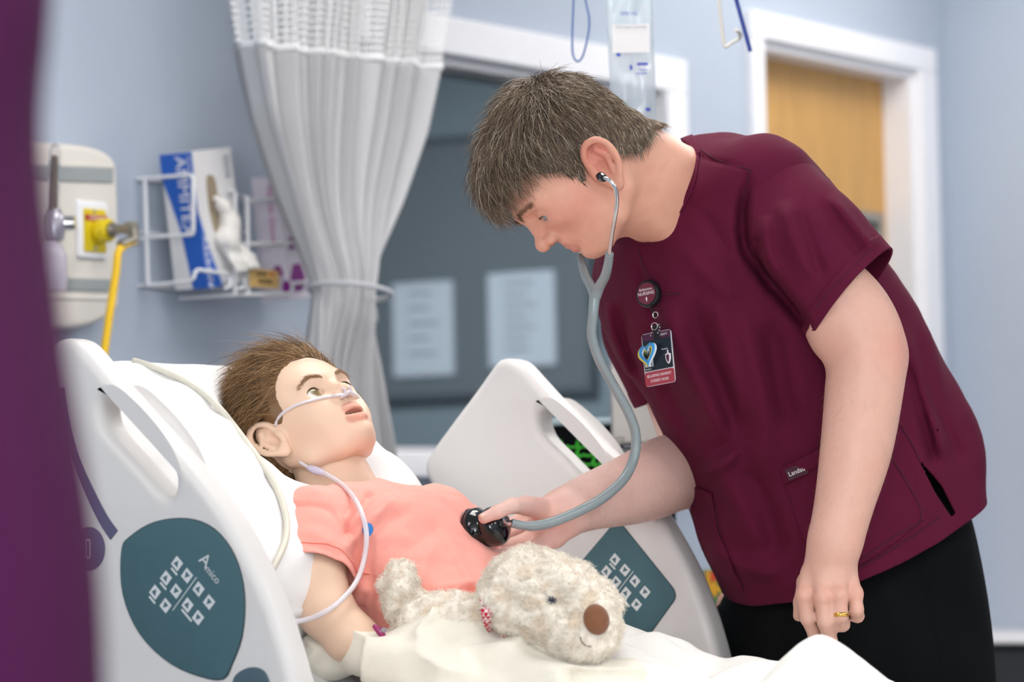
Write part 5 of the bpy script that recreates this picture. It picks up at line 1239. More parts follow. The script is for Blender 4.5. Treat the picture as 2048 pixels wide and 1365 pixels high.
# ---- badge reel and card
bdg = thing('name_badge', 'retractable name badge with plastic heart charms clipped to the nurse\'s scrubs', 'badge', tuple(P3(1315, 700, 4.5)))
bn = nrm(HR * -.6 - HF * .8 + ZUP * .06); bex = nrm(HR * .8 - HF * .6 + ZUP * .12); bex = nrm(bex - bn * (bex @ bn)); bey = np.cross(bn, bex)
pr = trace(1306, 596, f_top); rcen = pr + bn * .017
Dr = (rcen - CAM) @ HF; rcen = P3(1296, 588, Dr)
MB().rev(rcen - bn * .007, bn, [(.001, 0), (.0165, 0), (.0185, .002), (.0185, .008), (.0168, .0105), (.001, .0105)], 32).build('reel', M_black, bdg, smooth=True)
MB().rev(rcen + bn * .0036, bn, [(.001, 0), (.0145, 0), (.0145, .0006), (.001, .0006)], 32).build('reel_face', mat('maroon print', '6A2438', .4), bdg)
M_wprint = mat('white print', 'F0EEF0', .6)
text('reel_lettering', 'Bellarmine', (rcen + bn * .0044 + bey * .0055, bex, bey), .0048, M_wprint, bdg); text('reel_lettering', 'NURSING', (rcen + bn * .0044, bex, bey), .0062, M_wprint, bdg)
slab('reel_mark', [[(0, .0), (.0012, -.003), (0, -.007), (-.0012, -.003)]], (rcen + bn * .0046 - bey * .0042, bex, bey), .0003, 0, M_wprint, bdg)
MB().obox(P3(1313, 576, Dr + .01), bex * .008, bey * .005, bn * .006).build('clip', M_black, bdg, bevel=.001)
ctop = P3(1316, 668, Dr - .004); cw, chh = .045, .070
MB().tube([rcen - bey * .016 - bn * .002, P3(1309, 628, Dr), P3(1311, 640, Dr)], .0016, 6).build('strap', M_black, bdg, smooth=True)
def ringm(c, r, t, nm, mt, ax=bn):
    e1_ = nrm(np.cross(ax, ZUP)); e2_ = np.cross(ax, e1_); MB().tube([c + (e1_ * math.cos(a) + e2_ * math.sin(a)) * r for a in np.linspace(0, 6.2832, 21)[:-1]], t, 6, closed=True).build(nm, mt, bdg, smooth=True)
ringm(P3(1311, 630, Dr - .004), .004, .0008, 'split_ring', M_chrome); ringm(P3(1309, 653, Dr - .005), .0048, .0007, 'split_ring', M_chrome)
for k, (x_, y_) in enumerate([(1318, 650), (1320, 655), (1319, 661), (1316, 666), (1306, 660), (1304, 666), (1302, 672)]): MB().rev(P3(x_, y_, Dr - .006), bn, [(.0002, -.0013), (.0011, -.0008), (.0013, 0), (.0011, .0008), (.0002, .0013)], 8).build('chain_bead', M_chrome, bdg, smooth=True)
MB().obox(P3(1313, 664, Dr - .003), bex * .005, bey * .009, bn * .001).build('card_clip', M_black, bdg, bevel=.0008)
cc = P3(1317, 717, Dr - .004)
slab('card_holder', [rrect(.0475, .0705, .004, 5)], (cc, bex, bey), .0012, 0, mat('clear holder edge', 'D8D8DC', .25), bdg)
slab('card_red', [rrect(.0468, .0185, .003, 4, (0, -.0255))], (cc + bn * .0008, bex, bey), .0006, 0, mat('badge red', 'A23A48', .4), bdg)
slab('card_black', [rrect(.045, .049, .0012, 3, (0, .0095))], (cc + bn * .0009, bex, bey), .0006, 0, mat('badge black', '14202A', .3), bdg)
slab('card_header', [rrect(.045, .009, .0008, 3, (0, .0300))], (cc + bn * .0013, bex, bey), .0005, 0, mat('badge plum', '4A1B3C', .4), bdg)
bf = lambda x, y, d=.0017: (cc + bn * d + bex * x + bey * y, bex, bey)
text('card_lettering', 'BELLARMINE UNIVERSITY', bf(0, -.0222, .0013), .0052, M_wprint, bdg, sx=.66); text('card_lettering', 'STUDENT NURSE', bf(0, -.0290, .0013), .0052, M_wprint, bdg, sx=.72)
text('card_lettering', 'UNIVERSITY', bf(.010, .0300), .0040, M_wprint, bdg, sx=.8); text('card_lettering', 'Student', bf(.0125, .0105), .0032, M_wprint, bdg); text('card_lettering', 'Student', bf(-.0165, -.0125), .0032, M_wprint, bdg)
slab('card_photo', [rrect(.013, .009, .0004, 2, (-.0145, -.005))], (cc + bn * .0014, bex, bey), .0004, 0, mat('photo grey', 'C8CCD6', .5), bdg)
for x_, w_ in ((-.018, .0012), (-.0155, .0008), (-.013, .0015), (-.0105, .0008)): slab('card_bars', [rrect(w_, .006, .0002, 1, (x_, -.0055))], (cc + bn * .0017, bex, bey), .0003, 0, M_black, bdg)
shd = [(-.0045, .006), (0, .0075), (.0045, .006), (.0043, -.001), (.0025, -.0055), (0, -.008), (-.0025, -.0055), (-.0043, -.001)]
slab('crest', [[(x * .95 + .0165, y * .95 - .0025) for x, y in shd]], (cc + bn * .0015, bex, bey), .0004, 0, M_wprint, bdg)
slab('crest_field', [[(x * .7 * (.5 if x > 0 else 1) + .0165, y * .72 - .0025) for x, y in shd]], (cc + bn * .0018, bex, bey), .0003, 0, mat('badge plum', '4A1B3C', .4), bdg)
slab('crest_cross', [[(.0157, .0045), (.0173, .0045), (.0173, .0085), (.0157, .0085)]], (cc + bn * .0015, bex, bey), .0004, 0, M_wprint, bdg)
def heart(sc):
    out = []
    for t in np.linspace(0, 2 * math.pi, 40)[:-1]: out.append((sc * 16 * math.sin(t) ** 3 / 17, sc * (13 * math.cos(t) - 5 * math.cos(2 * t) - 2 * math.cos(3 * t) - math.cos(4 * t)) / 17))
    return out
for k, (colr, off, x_, y_) in enumerate((('E6DC3A', .004, -.0165, .0075), ('DDEBF2', .0065, -.0105, .007), ('2E97DA', .0085, -.0115, .0080))):
    slab('heart_charm', [heart(.0165 if k != 1 else .0172), heart(.0122)], (cc + bn * off + bex * x_ + bey * y_, nrm(bex * .8 + bey * .12 + bn * .2), bey), .003, .0008, mat('charm ' + colr, colr, .3, coat=.4), bdg, 2)
# ---- nasal cannula
can = thing('nasal_cannula', 'clear nasal cannula looped over the patient\'s ear and hanging across the shirt', 'tube', tuple(PH.w((.08, -.02, 0))))
fp_, ok = traces(spline(np.array([(551, 852), (556, 838), (572, 822), (600, 808), (640, 797), (675, 791), (694, 789)], float), 5), p_head, 4.2)
sub = fp_ - HF * .0022
MB().tube(sub, .0021, 8).build('face_tube', M_clear, can, smooth=True)
MB().tube([PH.w((.084, -.0225, -.012)), PH.w((.0885, -.0215, 0)), PH.w((.084, -.0225, .012))], .0034, 10).build('nose_piece', M_clear, can, smooth=True)
for s in (-1, 1): MB().tube([PH.w((.0885, -.0215, s * .005)), PH.w((.092, -.018, s * .005)), PH.w((.090, -.0145, s * .0048))], .0022, 8).build('prong', M_clear, can, smooth=True)
fr_ = [PH.w((.084, -.0225, .012)), PH.w((.07, -.02, .032)), PH.w((.045, -.012, .058)), PH.w((.012, .0, .074)), PH.w((-.01, .012, .08))]; MB().tube(spline(np.array(fr_), 6), .0021, 8).build('face_tube', M_clear, can, smooth=True)
f_pb = lambda P: np.minimum(np.minimum(f_shirt(P), p_limbs(P)), f_pillow(P))
pt, ok = traces(spline(np.array([(600, 925), (622, 938), (655, 950), (690, 975), (716, 1010), (732, 1060), (729, 1115), (712, 1165), (680, 1203), (640, 1230), (600, 1243), (560, 1246), (530, 1244)], float), 5), f_pb, 3.9)
dd_ = (pt - CAM) @ HF; dd_ = np.where(ok, dd_, 4.3); kk = np.ones(9) / 9; dd_ = np.convolve(np.pad(np.minimum(dd_, 4.55), 4, 'edge'), kk, 'valid') - .021
pxy = spline(np.array([(600, 925), (622, 938), (655, 950), (690, 975), (716, 1010), (732, 1060), (729, 1115), (712, 1165), (680, 1203), (640, 1230), (600, 1243), (560, 1246), (530, 1244)], float), 5)
lt = np.array([P3(a[0], a[1], d) for a, d in zip(pxy, dd_)])
MB().tube(lt[8:], .0034, 10).build('supply_tube', M_clear, can, smooth=True); MB().tube(lt[:6], .0024, 8).build('supply_tube', M_clear, can, smooth=True)
MB().tube(lt[4:10], [.0030, .0048, .0052, .0052, .0046, .0036], 12).build('connector', mat('lilac connector', 'DCD3EA', .2, alpha=.85, coat=.4), can, smooth=True)
# ---- cream cable over the pillow
cp = spline(np.array([(268, 722), (300, 732), (350, 752), (400, 782), (440, 818), (480, 868), (520, 922), (552, 975), (570, 1025), (573, 1068), (560, 1110), (538, 1150)], float), 6)
pt, ok = traces(cp, lambda P: np.minimum(f_pillow(P), f_shirt(P)), 3.9); dd_ = np.where(ok, (pt - CAM) @ HF, np.nan); gd = np.where(np.isnan(dd_))[0]
idx = np.arange(len(dd_)); dd_ = np.interp(idx, idx[~np.isnan(dd_)], dd_[~np.isnan(dd_)]); dd_ = np.convolve(np.pad(dd_, 4, 'edge'), kk, 'valid') - .008
cb = obj('call_cable', *tube_geo(np.array([P3(a[0], a[1], d) for a, d in zip(cp, dd_)]), .0042, 10), mat('cream cable', 'DAD6C8', .45)); tag(cb, 'cream cable lying in a curve across the white pillow', 'cable')
# ---- small line connectors
ct = thing('line_connector', 'magenta plastic line connector beside the patient\'s forearm', 'connector', tuple(ony(766, 1262, -.2)))
MB().tube([ony(748, 1252, -.2), ony(760, 1264, -.2), ony(770, 1280, -.2)], [.003, .005, .0035], 10).build('body', mat('magenta plastic', 'B23A78', .2, trans=.3), ct, smooth=True)
MB().tube([ony(758, 1266, -.2), ony(770, 1260, -.2)], .0035, 10).build('luer', mat('clear plastic', 'E2D6E6', .15, trans=.6), ct, smooth=True)
ct = thing('line_connector', 'red and clear line connector behind the plush dog\'s head', 'connector', tuple(ony(1000, 1132, .08)))
MB().obox(ony(1004, 1128, .08), HR * .0035, ZUP * .008, HF * .004).build('clip', mat('red plastic', 'C81E32', .3), ct, bevel=.001)
MB().obox(ony(996, 1140, .08), HR * .007, ZUP * .003, HF * .004).build('clip_arm', mat('red plastic', 'C81E32', .3), ct, bevel=.001)
MB().tube([ony(986, 1120, .08), ony(995, 1130, .08)], .005, 10).build('luer', mat('lilac connector', 'C9BEDC', .2), ct, smooth=True)
# ================================================================ curtain, drip bag, wall equipment
M_curt = mat('grey curtain cloth', 'C0C0C3', .9, var=.03, vscale=200, bump=.3, bscale=700, sheen=.1)
def net_mat():
    m = mat('curtain net', 'EDEDEE', .9); nt = m.node_tree; N = nt.nodes; L = nt.links; b = N['Principled BSDF']
    tc = N.new('ShaderNodeUVMap'); tc.uv_map = 'uv'; sp = N.new('ShaderNodeSeparateXYZ'); L.new(tc.outputs[0], sp.inputs[0]); r = []
    for i, k in ((0, 1.), (1, 1.)):
        w_ = N.new('ShaderNodeMath'); w_.operation = 'FRACT'; L.new(sp.outputs[i], w_.inputs[0]); s_ = N.new('ShaderNodeMath'); s_.operation = 'SUBTRACT'; L.new(w_.outputs[0], s_.inputs[0]); s_.inputs[1].default_value = .5
        a_ = N.new('ShaderNodeMath'); a_.operation = 'ABSOLUTE'; L.new(s_.outputs[0], a_.inputs[0]); r.append(a_.outputs[0])
    mx = N.new('ShaderNodeMath'); mx.operation = 'MAXIMUM'; L.new(r[0], mx.inputs[0]); L.new(r[1], mx.inputs[1])
    gt = N.new('ShaderNodeMath'); gt.operation = 'GREATER_THAN'; L.new(mx.outputs[0], gt.inputs[0]); gt.inputs[1].default_value = .34; L.new(gt.outputs[0], b.inputs['Alpha']); return m
cur = thing('privacy_curtain', 'pale grey privacy curtain with white net top, tied back beside the window', 'curtain', tuple(onx(690, 1300, -.93) * np.array([1, 1, 0])))
CXP = -.93
rows = [(-420, 460, 870), (-150, 478, 858), (0, 488, 845), (120, 502, 828), (250, 524, 806), (400, 568, 762), (500, 600, 728), (560, 618, 712), (588, 624, 706), (620, 620, 710), (700, 612, 716), (800, 606, 726), (900, 602, 738), (1100, 592, 755), (1400, 582, 775), (2600, 570, 800)]
RZ = []
for (y_, xl, xr) in rows:
    a = onx(xl, y_, CXP); b_ = onx(xr, y_, CXP); RZ.append(((a[2] + b_[2]) / 2, a[1], b_[1]))
RZ = np.array(RZ)
Zt = np.linspace(CEIL_Z - .03, .25, 170); o_ = np.argsort(RZ[:, 0])
Lz = np.interp(Zt, RZ[o_, 0], RZ[o_, 1]); Rz_ = np.interp(Zt, RZ[o_, 0], RZ[o_, 2]); ztie = onx(670, 586, CXP)[2]
NP = 330; th = np.linspace(0, 1, NP); NPL = 13.5
ph = 2 * math.pi * NPL * (th + .026 * np.sin(2 * math.pi * 2.3 * th + .6) + .011 * np.sin(2 * math.pi * 5.7 * th))
wv = 2 * np.abs(np.sin(ph / 2)) ** .55 - 1
def cur_pt(zi):
    z = Zt[zi]; wd = Rz_[zi] - Lz[zi]; kt = math.exp(-((z - ztie) / .12) ** 2); amp = .060 * (1 - .45 * kt) * (.8 + .35 * math.sin(z * 3))
    y_ = Lz[zi] + wd * th + .35 * wd / NPL * .22 * np.sin(ph + .5) + .006 * np.sin(th * 23 + z * 5)
    x_ = CXP + amp * wv * (1 + .25 * np.sin(th * 31 + 2)) + .02 * np.sin(th * 5 + z * 2) + (.05 * kt) * (1 - (2 * th - 1) ** 2)
    return np.stack([x_, y_, np.full(NP, z)], 1)
CP = np.array([cur_pt(i) for i in range(len(Zt))]); zmesh = onx(660, 112, CXP)[2]; im = int(np.argmin(np.abs(Zt - zmesh)))
def grid_obj(name, G, mt, parent, uv=None):
    a, b_ = G.shape[:2]; ii = np.arange(a * b_).reshape(a, b_); ff = np.stack([ii[:-1, :-1], ii[1:, :-1], ii[1:, 1:], ii[:-1, 1:]], -1).reshape(-1, 4); o = obj(name, G.reshape(-1, 3), ff, mt, parent)
    if uv is not None:
        u = o.data.uv_layers.new(name='uv'); li = np.zeros(len(o.data.loops), np.int32); o.data.loops.foreach_get('vertex_index', li); u.data.foreach_set('uv', uv.reshape(-1, 2)[li].astype(np.float32).ravel())
    return o
uvn = np.stack(np.meshgrid(Zt[:im + 1] / .0125, np.linspace(0, 120, NP), indexing='ij'), -1)
grid_obj('curtain_net', CP[:im + 1], net_mat(), cur, uvn)
clo = grid_obj('curtain_cloth', CP[im:], M_curt, cur); solidify(clo, .002, 0)
hemb = np.stack([CP[im] + np.array([.003, 0, k * .007]) for k in (1, 0, -1)]); hb2 = grid_obj('net_hem', hemb, mat('net hem', 'ECECEE', .9), cur); solidify(hb2, .003, 0)
it = int(np.argmin(np.abs(Zt - ztie))); ring_ = CP[it]; cyy = (ring_[:, 1].min() + ring_[:, 1].max()) / 2; hw = (ring_[:, 1].max() - ring_[:, 1].min()) / 2 + .012; cxx = ring_[:, 0].mean()
loop = [(cxx + .075 * math.cos(a), cyy + hw * math.sin(a), ztie - .012 * math.sin(a)) for a in np.linspace(0, 6.283, 49)[:-1]]
MB().tube(loop, .0045, 8, closed=True).build('tie_cord', mat('grey cord', 'C2C4CA', .6), cur, smooth=True)
ka = onx(738, 600, CXP + .02); kb = onx(748, 640, CXP - .02); MB().tube(spline(np.array([ka, onx(746, 618, CXP), kb, onx(742, 628, CXP)]), 5), .007, 8).build('tie_knot', mat('grey cord', 'C2C4CA', .6), cur, smooth=True)
# drip bag
M_bag = mat('drip bag film', 'CDD8E0', .08, alpha=.5, coat=.6)
BD = 5.25
drip = thing('drip_bag', 'clear fluid drip bag with blue print hanging behind the nurse\'s head', 'drip bag', tuple(P3(1265, 200, BD)))
def bag_f(P):
    c = P3(1263, 120, BD).astype(np.float32); q = P - c; x = q @ HR.astype(np.float32); y = q @ HF.astype(np.float32); z = q[:, 2]; x = x + z * .02
    wz = np.clip((.145 - np.abs(z)) / .06, 0, 1); th_ = .003 + .017 * np.clip(1 - (x / .036) ** 2, 0, 1) ** .6 * np.clip((.10 - z) / .12, .25, 1)
    th_ = th_ + .003 * np.sin(x * 160 + 2 * np.sin(z * 30)) * np.clip(1 - (x / .034) ** 2, 0, 1)
    return np.maximum(np.maximum(np.abs(y) - th_, np.abs(x) - .0345), np.abs(z) - .15) * .7
bc = P3(1263, 120, BD); V_, Q_ = sdf_mesh(bag_f, bc - .18, bc + .18, .0045, 1); obj('bag', V_, Q_, M_bag, drip)
lf = (P3(1262, 77, BD - .030), HR, ZUP); slab('printed_label', [rrect(.056, .043, .002)], lf, .0006, 0, mat('bag label', 'DEDDDE', .6), drip)
M_blue = mat('blue print', '2B3FA8', .6)
text('label_lettering', '0.9% Sodium Chloride', (P3(1262, 54, BD - .032), HR, ZUP), .006, mat('grey ink', '8C8F96', .8), drip, sx=.85)
text('label_lettering', '500 mL', (P3(1258, 27, BD - .032), HR, ZUP), .0085, M_blue, drip)
for (x_, y_, w_, h_) in ((1237, 109, 8, 7), (1262, 135, 5, 10), (1296, 219, 9, 7), (1285, 128, 22, 5), (1286, 140, 16, 2), (1283, 147, 22, 2)):
    slab('print_mark', [rrect(w_ / 1333, h_ / 1333, .0005)], (P3(x_, y_, BD - .030), HR, ZUP), .0004, 0, M_blue, drip)
MB().tube([P3(1266, 318, BD), P3(1267, 350, BD), P3(1268, 420, BD), P3(1275, 600, BD + .05)], .003, 8).build('port', M_clear, drip, smooth=True)
# ceiling hanger with hooks
hg = thing('drip_hanger', 'ceiling-hung wire drip hanger with pale hooks above the nurse', 'hanger', tuple(P3(1300, -100, BD)))
top_ = P3(1280, -70, BD); MB().tube([np.array([top_[0], top_[1], CEIL_Z]), top_], .008, 10).build('rod', M_chrome, hg, smooth=True)
MB().tube([P3(1140, -75, BD), top_, P3(1450, -75, BD)], .005, 8).build('cross_bar', M_chrome, hg, smooth=True)
M_hook = mat('ivory hook', 'CFCBC2', .4)
MB().tube(path([(1434, -75, BD), (1438, 0, BD), (1444, 60, BD), (1450, 93, BD), (1463, 86, BD), (1478, 77, BD), (1479, 66, BD - .01), (1472, 60, BD - .02)]), .0028, 8).build('hook', M_hook, hg, smooth=True)
MB().tube(path([(1264, -75, BD), (1264, -40, BD), (1266, -22, BD)]), .0028, 8).build('hook', M_hook, hg, smooth=True)
sp_ = thing('blue_strap', 'dark blue strap end hanging beside the ivory hook', 'strap', tuple(P3(1480, 50, BD)))
a = P3(1452, -75, BD - .02); b_ = P3(1501, 103, BD - .02); MB().obox((a + b_) / 2, (b_ - a) / 2, np.cross(nrm(b_ - a), HF) * .0032, HF * .0012).build('webbing', mat('navy webbing', '223A86', .6), sp_, bevel=.0006)
lp = obj('blue_loop', *tube_geo(path([(1148, -75, BD), (1147, 0, BD), (1145, 60, BD), (1145, 102, BD), (1150, 119, BD), (1158, 122, BD), (1167, 108, BD), (1177, 65, BD), (1178, 35, BD), (1171, 0, BD), (1158, -75, BD)]), .0017, 8), mat('blue wire', '5C74A8', .4)); tag(lp, 'thin blue wire loop hanging left of the drip bag', 'wire loop')
# ---- head wall service panel
M_serv = mat('ivory panel', 'DEDAD3', .45); M_strip = mat('grey strip', '9AA0A2', .4)
srv = thing('wall_service_panel', 'ivory medical service panel on the wall at the left', 'wall panel', tuple(onx(170, 600, WX)))
XF = WX + .065
y2 = lambda px, py, x=XF: onx(px, py, x)[[1, 2]]
ol = spline([y2(-260, 270), y2(60, 283), y2(160, 289), y2(205, 300), y2(228, 318), y2(236, 345), y2(240, 470), y2(241, 590), y2(232, 620), y2(180, 652), y2(60, 660), y2(-260, 640)], 4, True)
slab('housing', [ol], ((WX + .033, 0, 0), (0, 1, 0), (0, 0, 1)), .066, .012, M_serv, srv, 4)
def strip(p0, p1, h, mt, x=XF): 
    a = onx(*p0, x); b_ = onx(*p1, x); MB().obox((a + b_) / 2, (b_ - a) / 2, np.array([.004, 0, 0]), np.array([0, 0, h / 2])).build('equipment_rail', mt, srv, bevel=.002)
strip((-250, 335), (224, 352), .026, M_strip); strip((-250, 556), (222, 572), .022, M_strip)
strip((-250, 316), (226, 334), .006, M_serv); strip((-250, 590), (222, 598), .006, M_serv)
pc = onx(182, 461, XF); FRX = lambda c, d: ((c[0] + d, c[1], c[2]), (0, 1, 0), (0, 0, 1))
def yz_rect(p0, p1, x, r): a = onx(*p0, x); b_ = onx(*p1, x); return abs(b_[1] - a[1]), abs(a[2] - b_[2]), (a + b_) / 2
w_, h_, c_ = yz_rect((149, 400), (212, 520), XF, 0); slab('wall_plate', [rrect(w_, h_, .008)], FRX(c_, .003), .008, .003, M_white, srv)
w_, h_, c_ = yz_rect((160, 417), (205, 507), XF, 0); slab('outlet_plate', [rrect(w_, h_, .002)], FRX(c_, .008), .003, .0008, mat('yellow outlet', 'D9C21E', .4), srv)
w2, h2_, c2_ = yz_rect((161, 432), (205, 442), XF, 0); slab('outlet_band', [rrect(w_, .0095, .0008)], FRX(c2_, .0104), .001, 0, mat('red label', 'A8262E', .5), srv)
text('outlet_lettering', 'COMP AIR', ((c2_[0] + .0112, c2_[1], c2_[2]), (0, 1, 0), (0, 0, 1)), .0085, M_wprint, srv)
for (x_, y_) in ((180, 424), (182, 498)): q = onx(x_, y_, XF); MB().rev(q + np.array([.009, 0, 0]), (1, 0, 0), [(.0005, 0), (.0035, 0), (.0032, .0014), (.0005, .0015)], 12).build('screw', M_chrome, srv, smooth=True)
kc = onx(187, 463, XF) + np.array([.008, 0, 0]); MB().rev(kc, (1, 0, 0), [(.001, 0), (.019, 0), (.02, .004), (.02, .026), (.017, .03), (.001, .03)], 28).build('outlet_collar', mat('yellow collar', 'E2C81C', .4), srv, smooth=True)
M_nick = mat('dull nickel', '9C968C', .4, metal=1.)
hs = thing('air_hose', 'yellow compressed-air hose plugged into the wall outlet', 'hose', tuple(onx(208, 720, XF + .08)))
MB().rev(kc + np.array([.03, 0, 0]), (1, 0, 0), [(.001, 0), (.012, 0), (.013, .006), (.009, .012), (.008, .03), (.012, .036), (.012, .052), (.001, .054)], 20).build('coupling', M_nick, hs, smooth=True)
ke = kc + np.array([.075, 0, 0]); MB().tube([ke - np.array([.006, 0, 0]), ke + np.array([.006, 0, -.002]), ke + np.array([.008, 0, -.03])], .008, 12).build('elbow', M_nick, hs, smooth=True)
hx = ke[0] + .008; hp_ = [ke + np.array([.008, 0, -.02])] + [onx(x_, y_, hx) for x_, y_ in ((239, 500), (232, 545), (222, 610), (212, 680), (203, 760), (196, 900), (196, 1100))]
MB().tube(spline(np.array(hp_), 6), .0068, 12).build('hose', mat('yellow hose', 'F0C21C', .35), hs, smooth=True); MB().tube([ke + np.array([.008, 0, -.018]), onx(240, 490, hx)], .0075, 12).build('ferrule', M_nick, hs, smooth=True)
# flowmeter
fx = XF + .05; fm = thing('flowmeter', 'clear oxygen flowmeter tube with a yellow knob on the wall panel', 'flowmeter', tuple(onx(106, 440, fx)))
a = onx(104, 425, fx); b_ = onx(110, 297, fx); MB().rev(a, b_ - a, [(.001, 0), (.011, 0), (.011, .1), (.008, .112), (.001, .116)], 20).build('tube', mat('clear acrylic', 'F0F0F4', .05, trans=.9, ior=1.2), fm, smooth=True)
MB().rev(a + np.array([.0, .0, .002]), b_ - a, [(.001, 0), (.0065, 0), (.0055, .092), (.001, .093)], 12).build('scale', mat('amber scale', 'DFA552', .5), fm, smooth=True)
a = onx(107, 470, fx); MB().rev(a, ZUP, [(.001, -.03), (.007, -.03), (.008, -.012), (.016, -.008), (.019, .004), (.019, .03), (.015, .036), (.012, .042), (.001, .042)], 22).build('valve_body', mat('grey valve', 'A9A7B2', .3, metal=.6), fm, smooth=True)
kd = nrm(np.array([.75, .6, 0])); k0 = onx(112, 447, fx); MB().rev(k0, kd, [(.001, 0), (.011, .004), (.0125, .012), (.012, .03), (.001, .031)], 20).build('knob', M_chrome, fm, smooth=True); MB().rev(k0 + kd * .031, kd, [(.001, 0), (.011, 0), (.011, .001), (.001, .001)], 20).build('knob_face', mat('yellow knob face', 'D9C21E', .5), fm)
MB().tube([onx(108, 470, XF - .01), onx(107, 470, fx)], .007, 10).build('stem', M_chrome, fm, smooth=True)
a = onx(100, 585, fx); MB().rev(a, ZUP, [(.001, 0), (.026, .002), (.029, .02), (.028, .06), (.02, .078), (.012, .084), (.001, .085)], 24).build('humidifier_bottle', mat('pale bottle', 'DAD4E2', .2, trans=.25), fm, smooth=True)
# ---- glove boxes in wire racks
M_wire = mat('white coated wire', 'E9EAEE', .35)
def glove_box(edge_t, edge_b, xf, dep, wid, name, label, skin):
    t_ = onx(*edge_t, xf); b_ = onx(*edge_b, xf); up = nrm(t_ - b_); H = np.linalg.norm(t_ - b_); ew = nrm(np.cross(up, (1., 0, 0))); ew = ew if ew[1] > 0 else -ew; c = (t_ + b_) / 2
    g_ = thing(name, label, 'glove box', tuple(b_), 'glove boxes on the wall')
    MB().obox(c - np.array([dep / 2, 0, 0]) + ew * wid / 2, np.array([dep / 2, 0, 0]), ew * wid / 2, up * H / 2).build('carton', mat(name + skin, skin, .55), g_, bevel=.0015)
    F1 = (c - ew * .0004, np.array([1., 0, 0]), up)          # left face: local x from -dep..0, y +-H/2
    F2 = (c + np.array([.0004, 0, 0]), ew, up)               # front face: local x 0..wid
    return g_, F1, F2, H, c, ew, up
gb, F1, F2, H, c, ew, up = glove_box((383, 304), (414, 577), -1.045, .072, .112, 'glove_box', 'blue and white glove box standing in the left wire rack', 'E4E3E4')
M_bl = mat('glove box blue', '2560BE', .45); h2 = H / 2; d_ = .072
slab('blue_print', [[(-d_, h2), (0, h2), (0, -h2), (-d_ * .42, -h2), (-d_ * .5, -h2 * .6), (-d_ * .62, -h2 * .1), (-d_ * .82, h2 * .3), (-d_, h2 * .62)]], F1, .0006, 0, M_bl, gb)
slab('blue_print', [[(0, h2 * .12), (.008, -h2 * .15), (.022, -h2 * .5), (.045, -h2), (0, -h2)]], F2, .0006, 0, M_bl, gb)
Tx = lambda F, x, y, d=.0006: (F[0] + F[1] * x + F[2] * y + (np.cross(F[1], F[2])) * d, -F[2], F[1])
nl = -ew
def vtext(nm, s_, F, x, y, size, mt, par_, ex, ey, nrm_): text(nm, s_, (F[0] + F[1] * x + F[2] * y + nrm_ * .0008, ex, ey), size, mt, par_, depth=.0)
vtext('box_lettering', 'AMMITEX', F1, -d_ * .38, h2 * .36, .033, M_wprint, gb, -up, np.array([1., 0, 0]), nl)
vtext('box_lettering', 'POWDER FREE GLOVES', F1, -d_ * .12, h2 * .5, .010, M_wprint, gb, -up, np.array([1., 0, 0]), nl)
vtext('box_lettering', 'AMMITEX', F2, .012, -h2 * .62, .022, M_wprint, gb, up, -ew, np.array([1., 0, 0]))
vtext('box_lettering', 'DOS', F2, .092, h2 * .72, .020, mat('navy ink', '3A4684', .6), gb, -up, ew, np.array([1., 0, 0]))
op_ = [(.028 + .05 * x, h2 * .05 + .066 * z) for x, z in ((.1, 1), (.55, .95), (.62, .3), (.75, -.5), (.5, -.75), (.2, -.4), (.05, .2))]
slab('dispensing_slot', [spline(op_, 4, True)], (F2[0], F2[1], F2[2]), .001, 0, mat('tan carton inside', '9C8E78', .8), gb)
gl_c = F2[0] + ew * .055 - up * .04
gv = [gl_c + np.array([.012, 0, 0]) + ew * a + up * b_ for a, b_ in ((-.018, .075), (.0, .06), (.012, .03), (.0, .0), (.012, -.02))]
def f_glove(P):
    d = chain(P, gv, [.006, .010, .016, .019, .016], .012)
    for k in range(4): d = smin(d, chain(P, [gv[-1] + ew * (-.012 + .011 * k), gv[-1] + ew * (-.018 + .018 * k) - up * .018 + np.array([.012, 0, 0]), gv[-1] + ew * (-.012 + .017 * k) - up * .034 + np.array([.018, 0, 0])], [.007, .0065, .0055], .005), .006)
    return d - .0018 * noise3(P, 160, 51)
V_, Q_ = sdf_mesh(f_glove, gl_c - .12, gl_c + .12, .004, 1); gl = obj('glove', V_, Q_, mat('white latex glove', 'ECE9E4', .5)); tag(gl, 'white disposable glove half pulled from the blue glove box', 'glove')
gb2, F1, F2, H, c, ew, up = glove_box((556, 352), (579, 600), -1.045, .062, .10, 'glove_box', 'white and magenta glove box in the rack behind the curtain', 'EFE6F0')
M_mag = mat('magenta print', '8E2A8C', .5)
vtext('box_lettering', 'Nitrile Gloves', F1, -.022, H * .18, .019, mat('pink ink', 'C23A94', .5), gb2, -up, np.array([1., 0, 0]), -ew)
for (F, x_, y_, r_) in ((F1, -.02, -H * .28, .012), (F1, -.004, -H * .40, .011), (F2, .03, -H * .33, .022), (F2, .06, -H * .1, .016), (F2, .02, -H * .05, .01)):
    slab('magenta_print', [[(x_ + r_ * math.cos(a), y_ + 1.3 * r_ * math.sin(a)) for a in np.linspace(0, 6.283, 7)[:-1]]], F, .0006, 0, M_mag, gb2)
XR = -1.035
def wires(pls, parent, x=XR, r=.0034):
    for pl_, closed in pls:
        MB().tube(spline(np.array([onx(a, b_, x) for a, b_ in pl_]), 1, closed), r, 8, closed=closed).build('wire', M_wire, parent, smooth=True)
rk = thing('wire_rack', 'white wire glove-box rack on the wall, the one nearer the service panel', 'rack', tuple(onx(380, 580, WX)), 'wire racks')
ysd = onx(275, 358, WX + .004)[1]; xfr = ony(386, 352, ysd)[0]
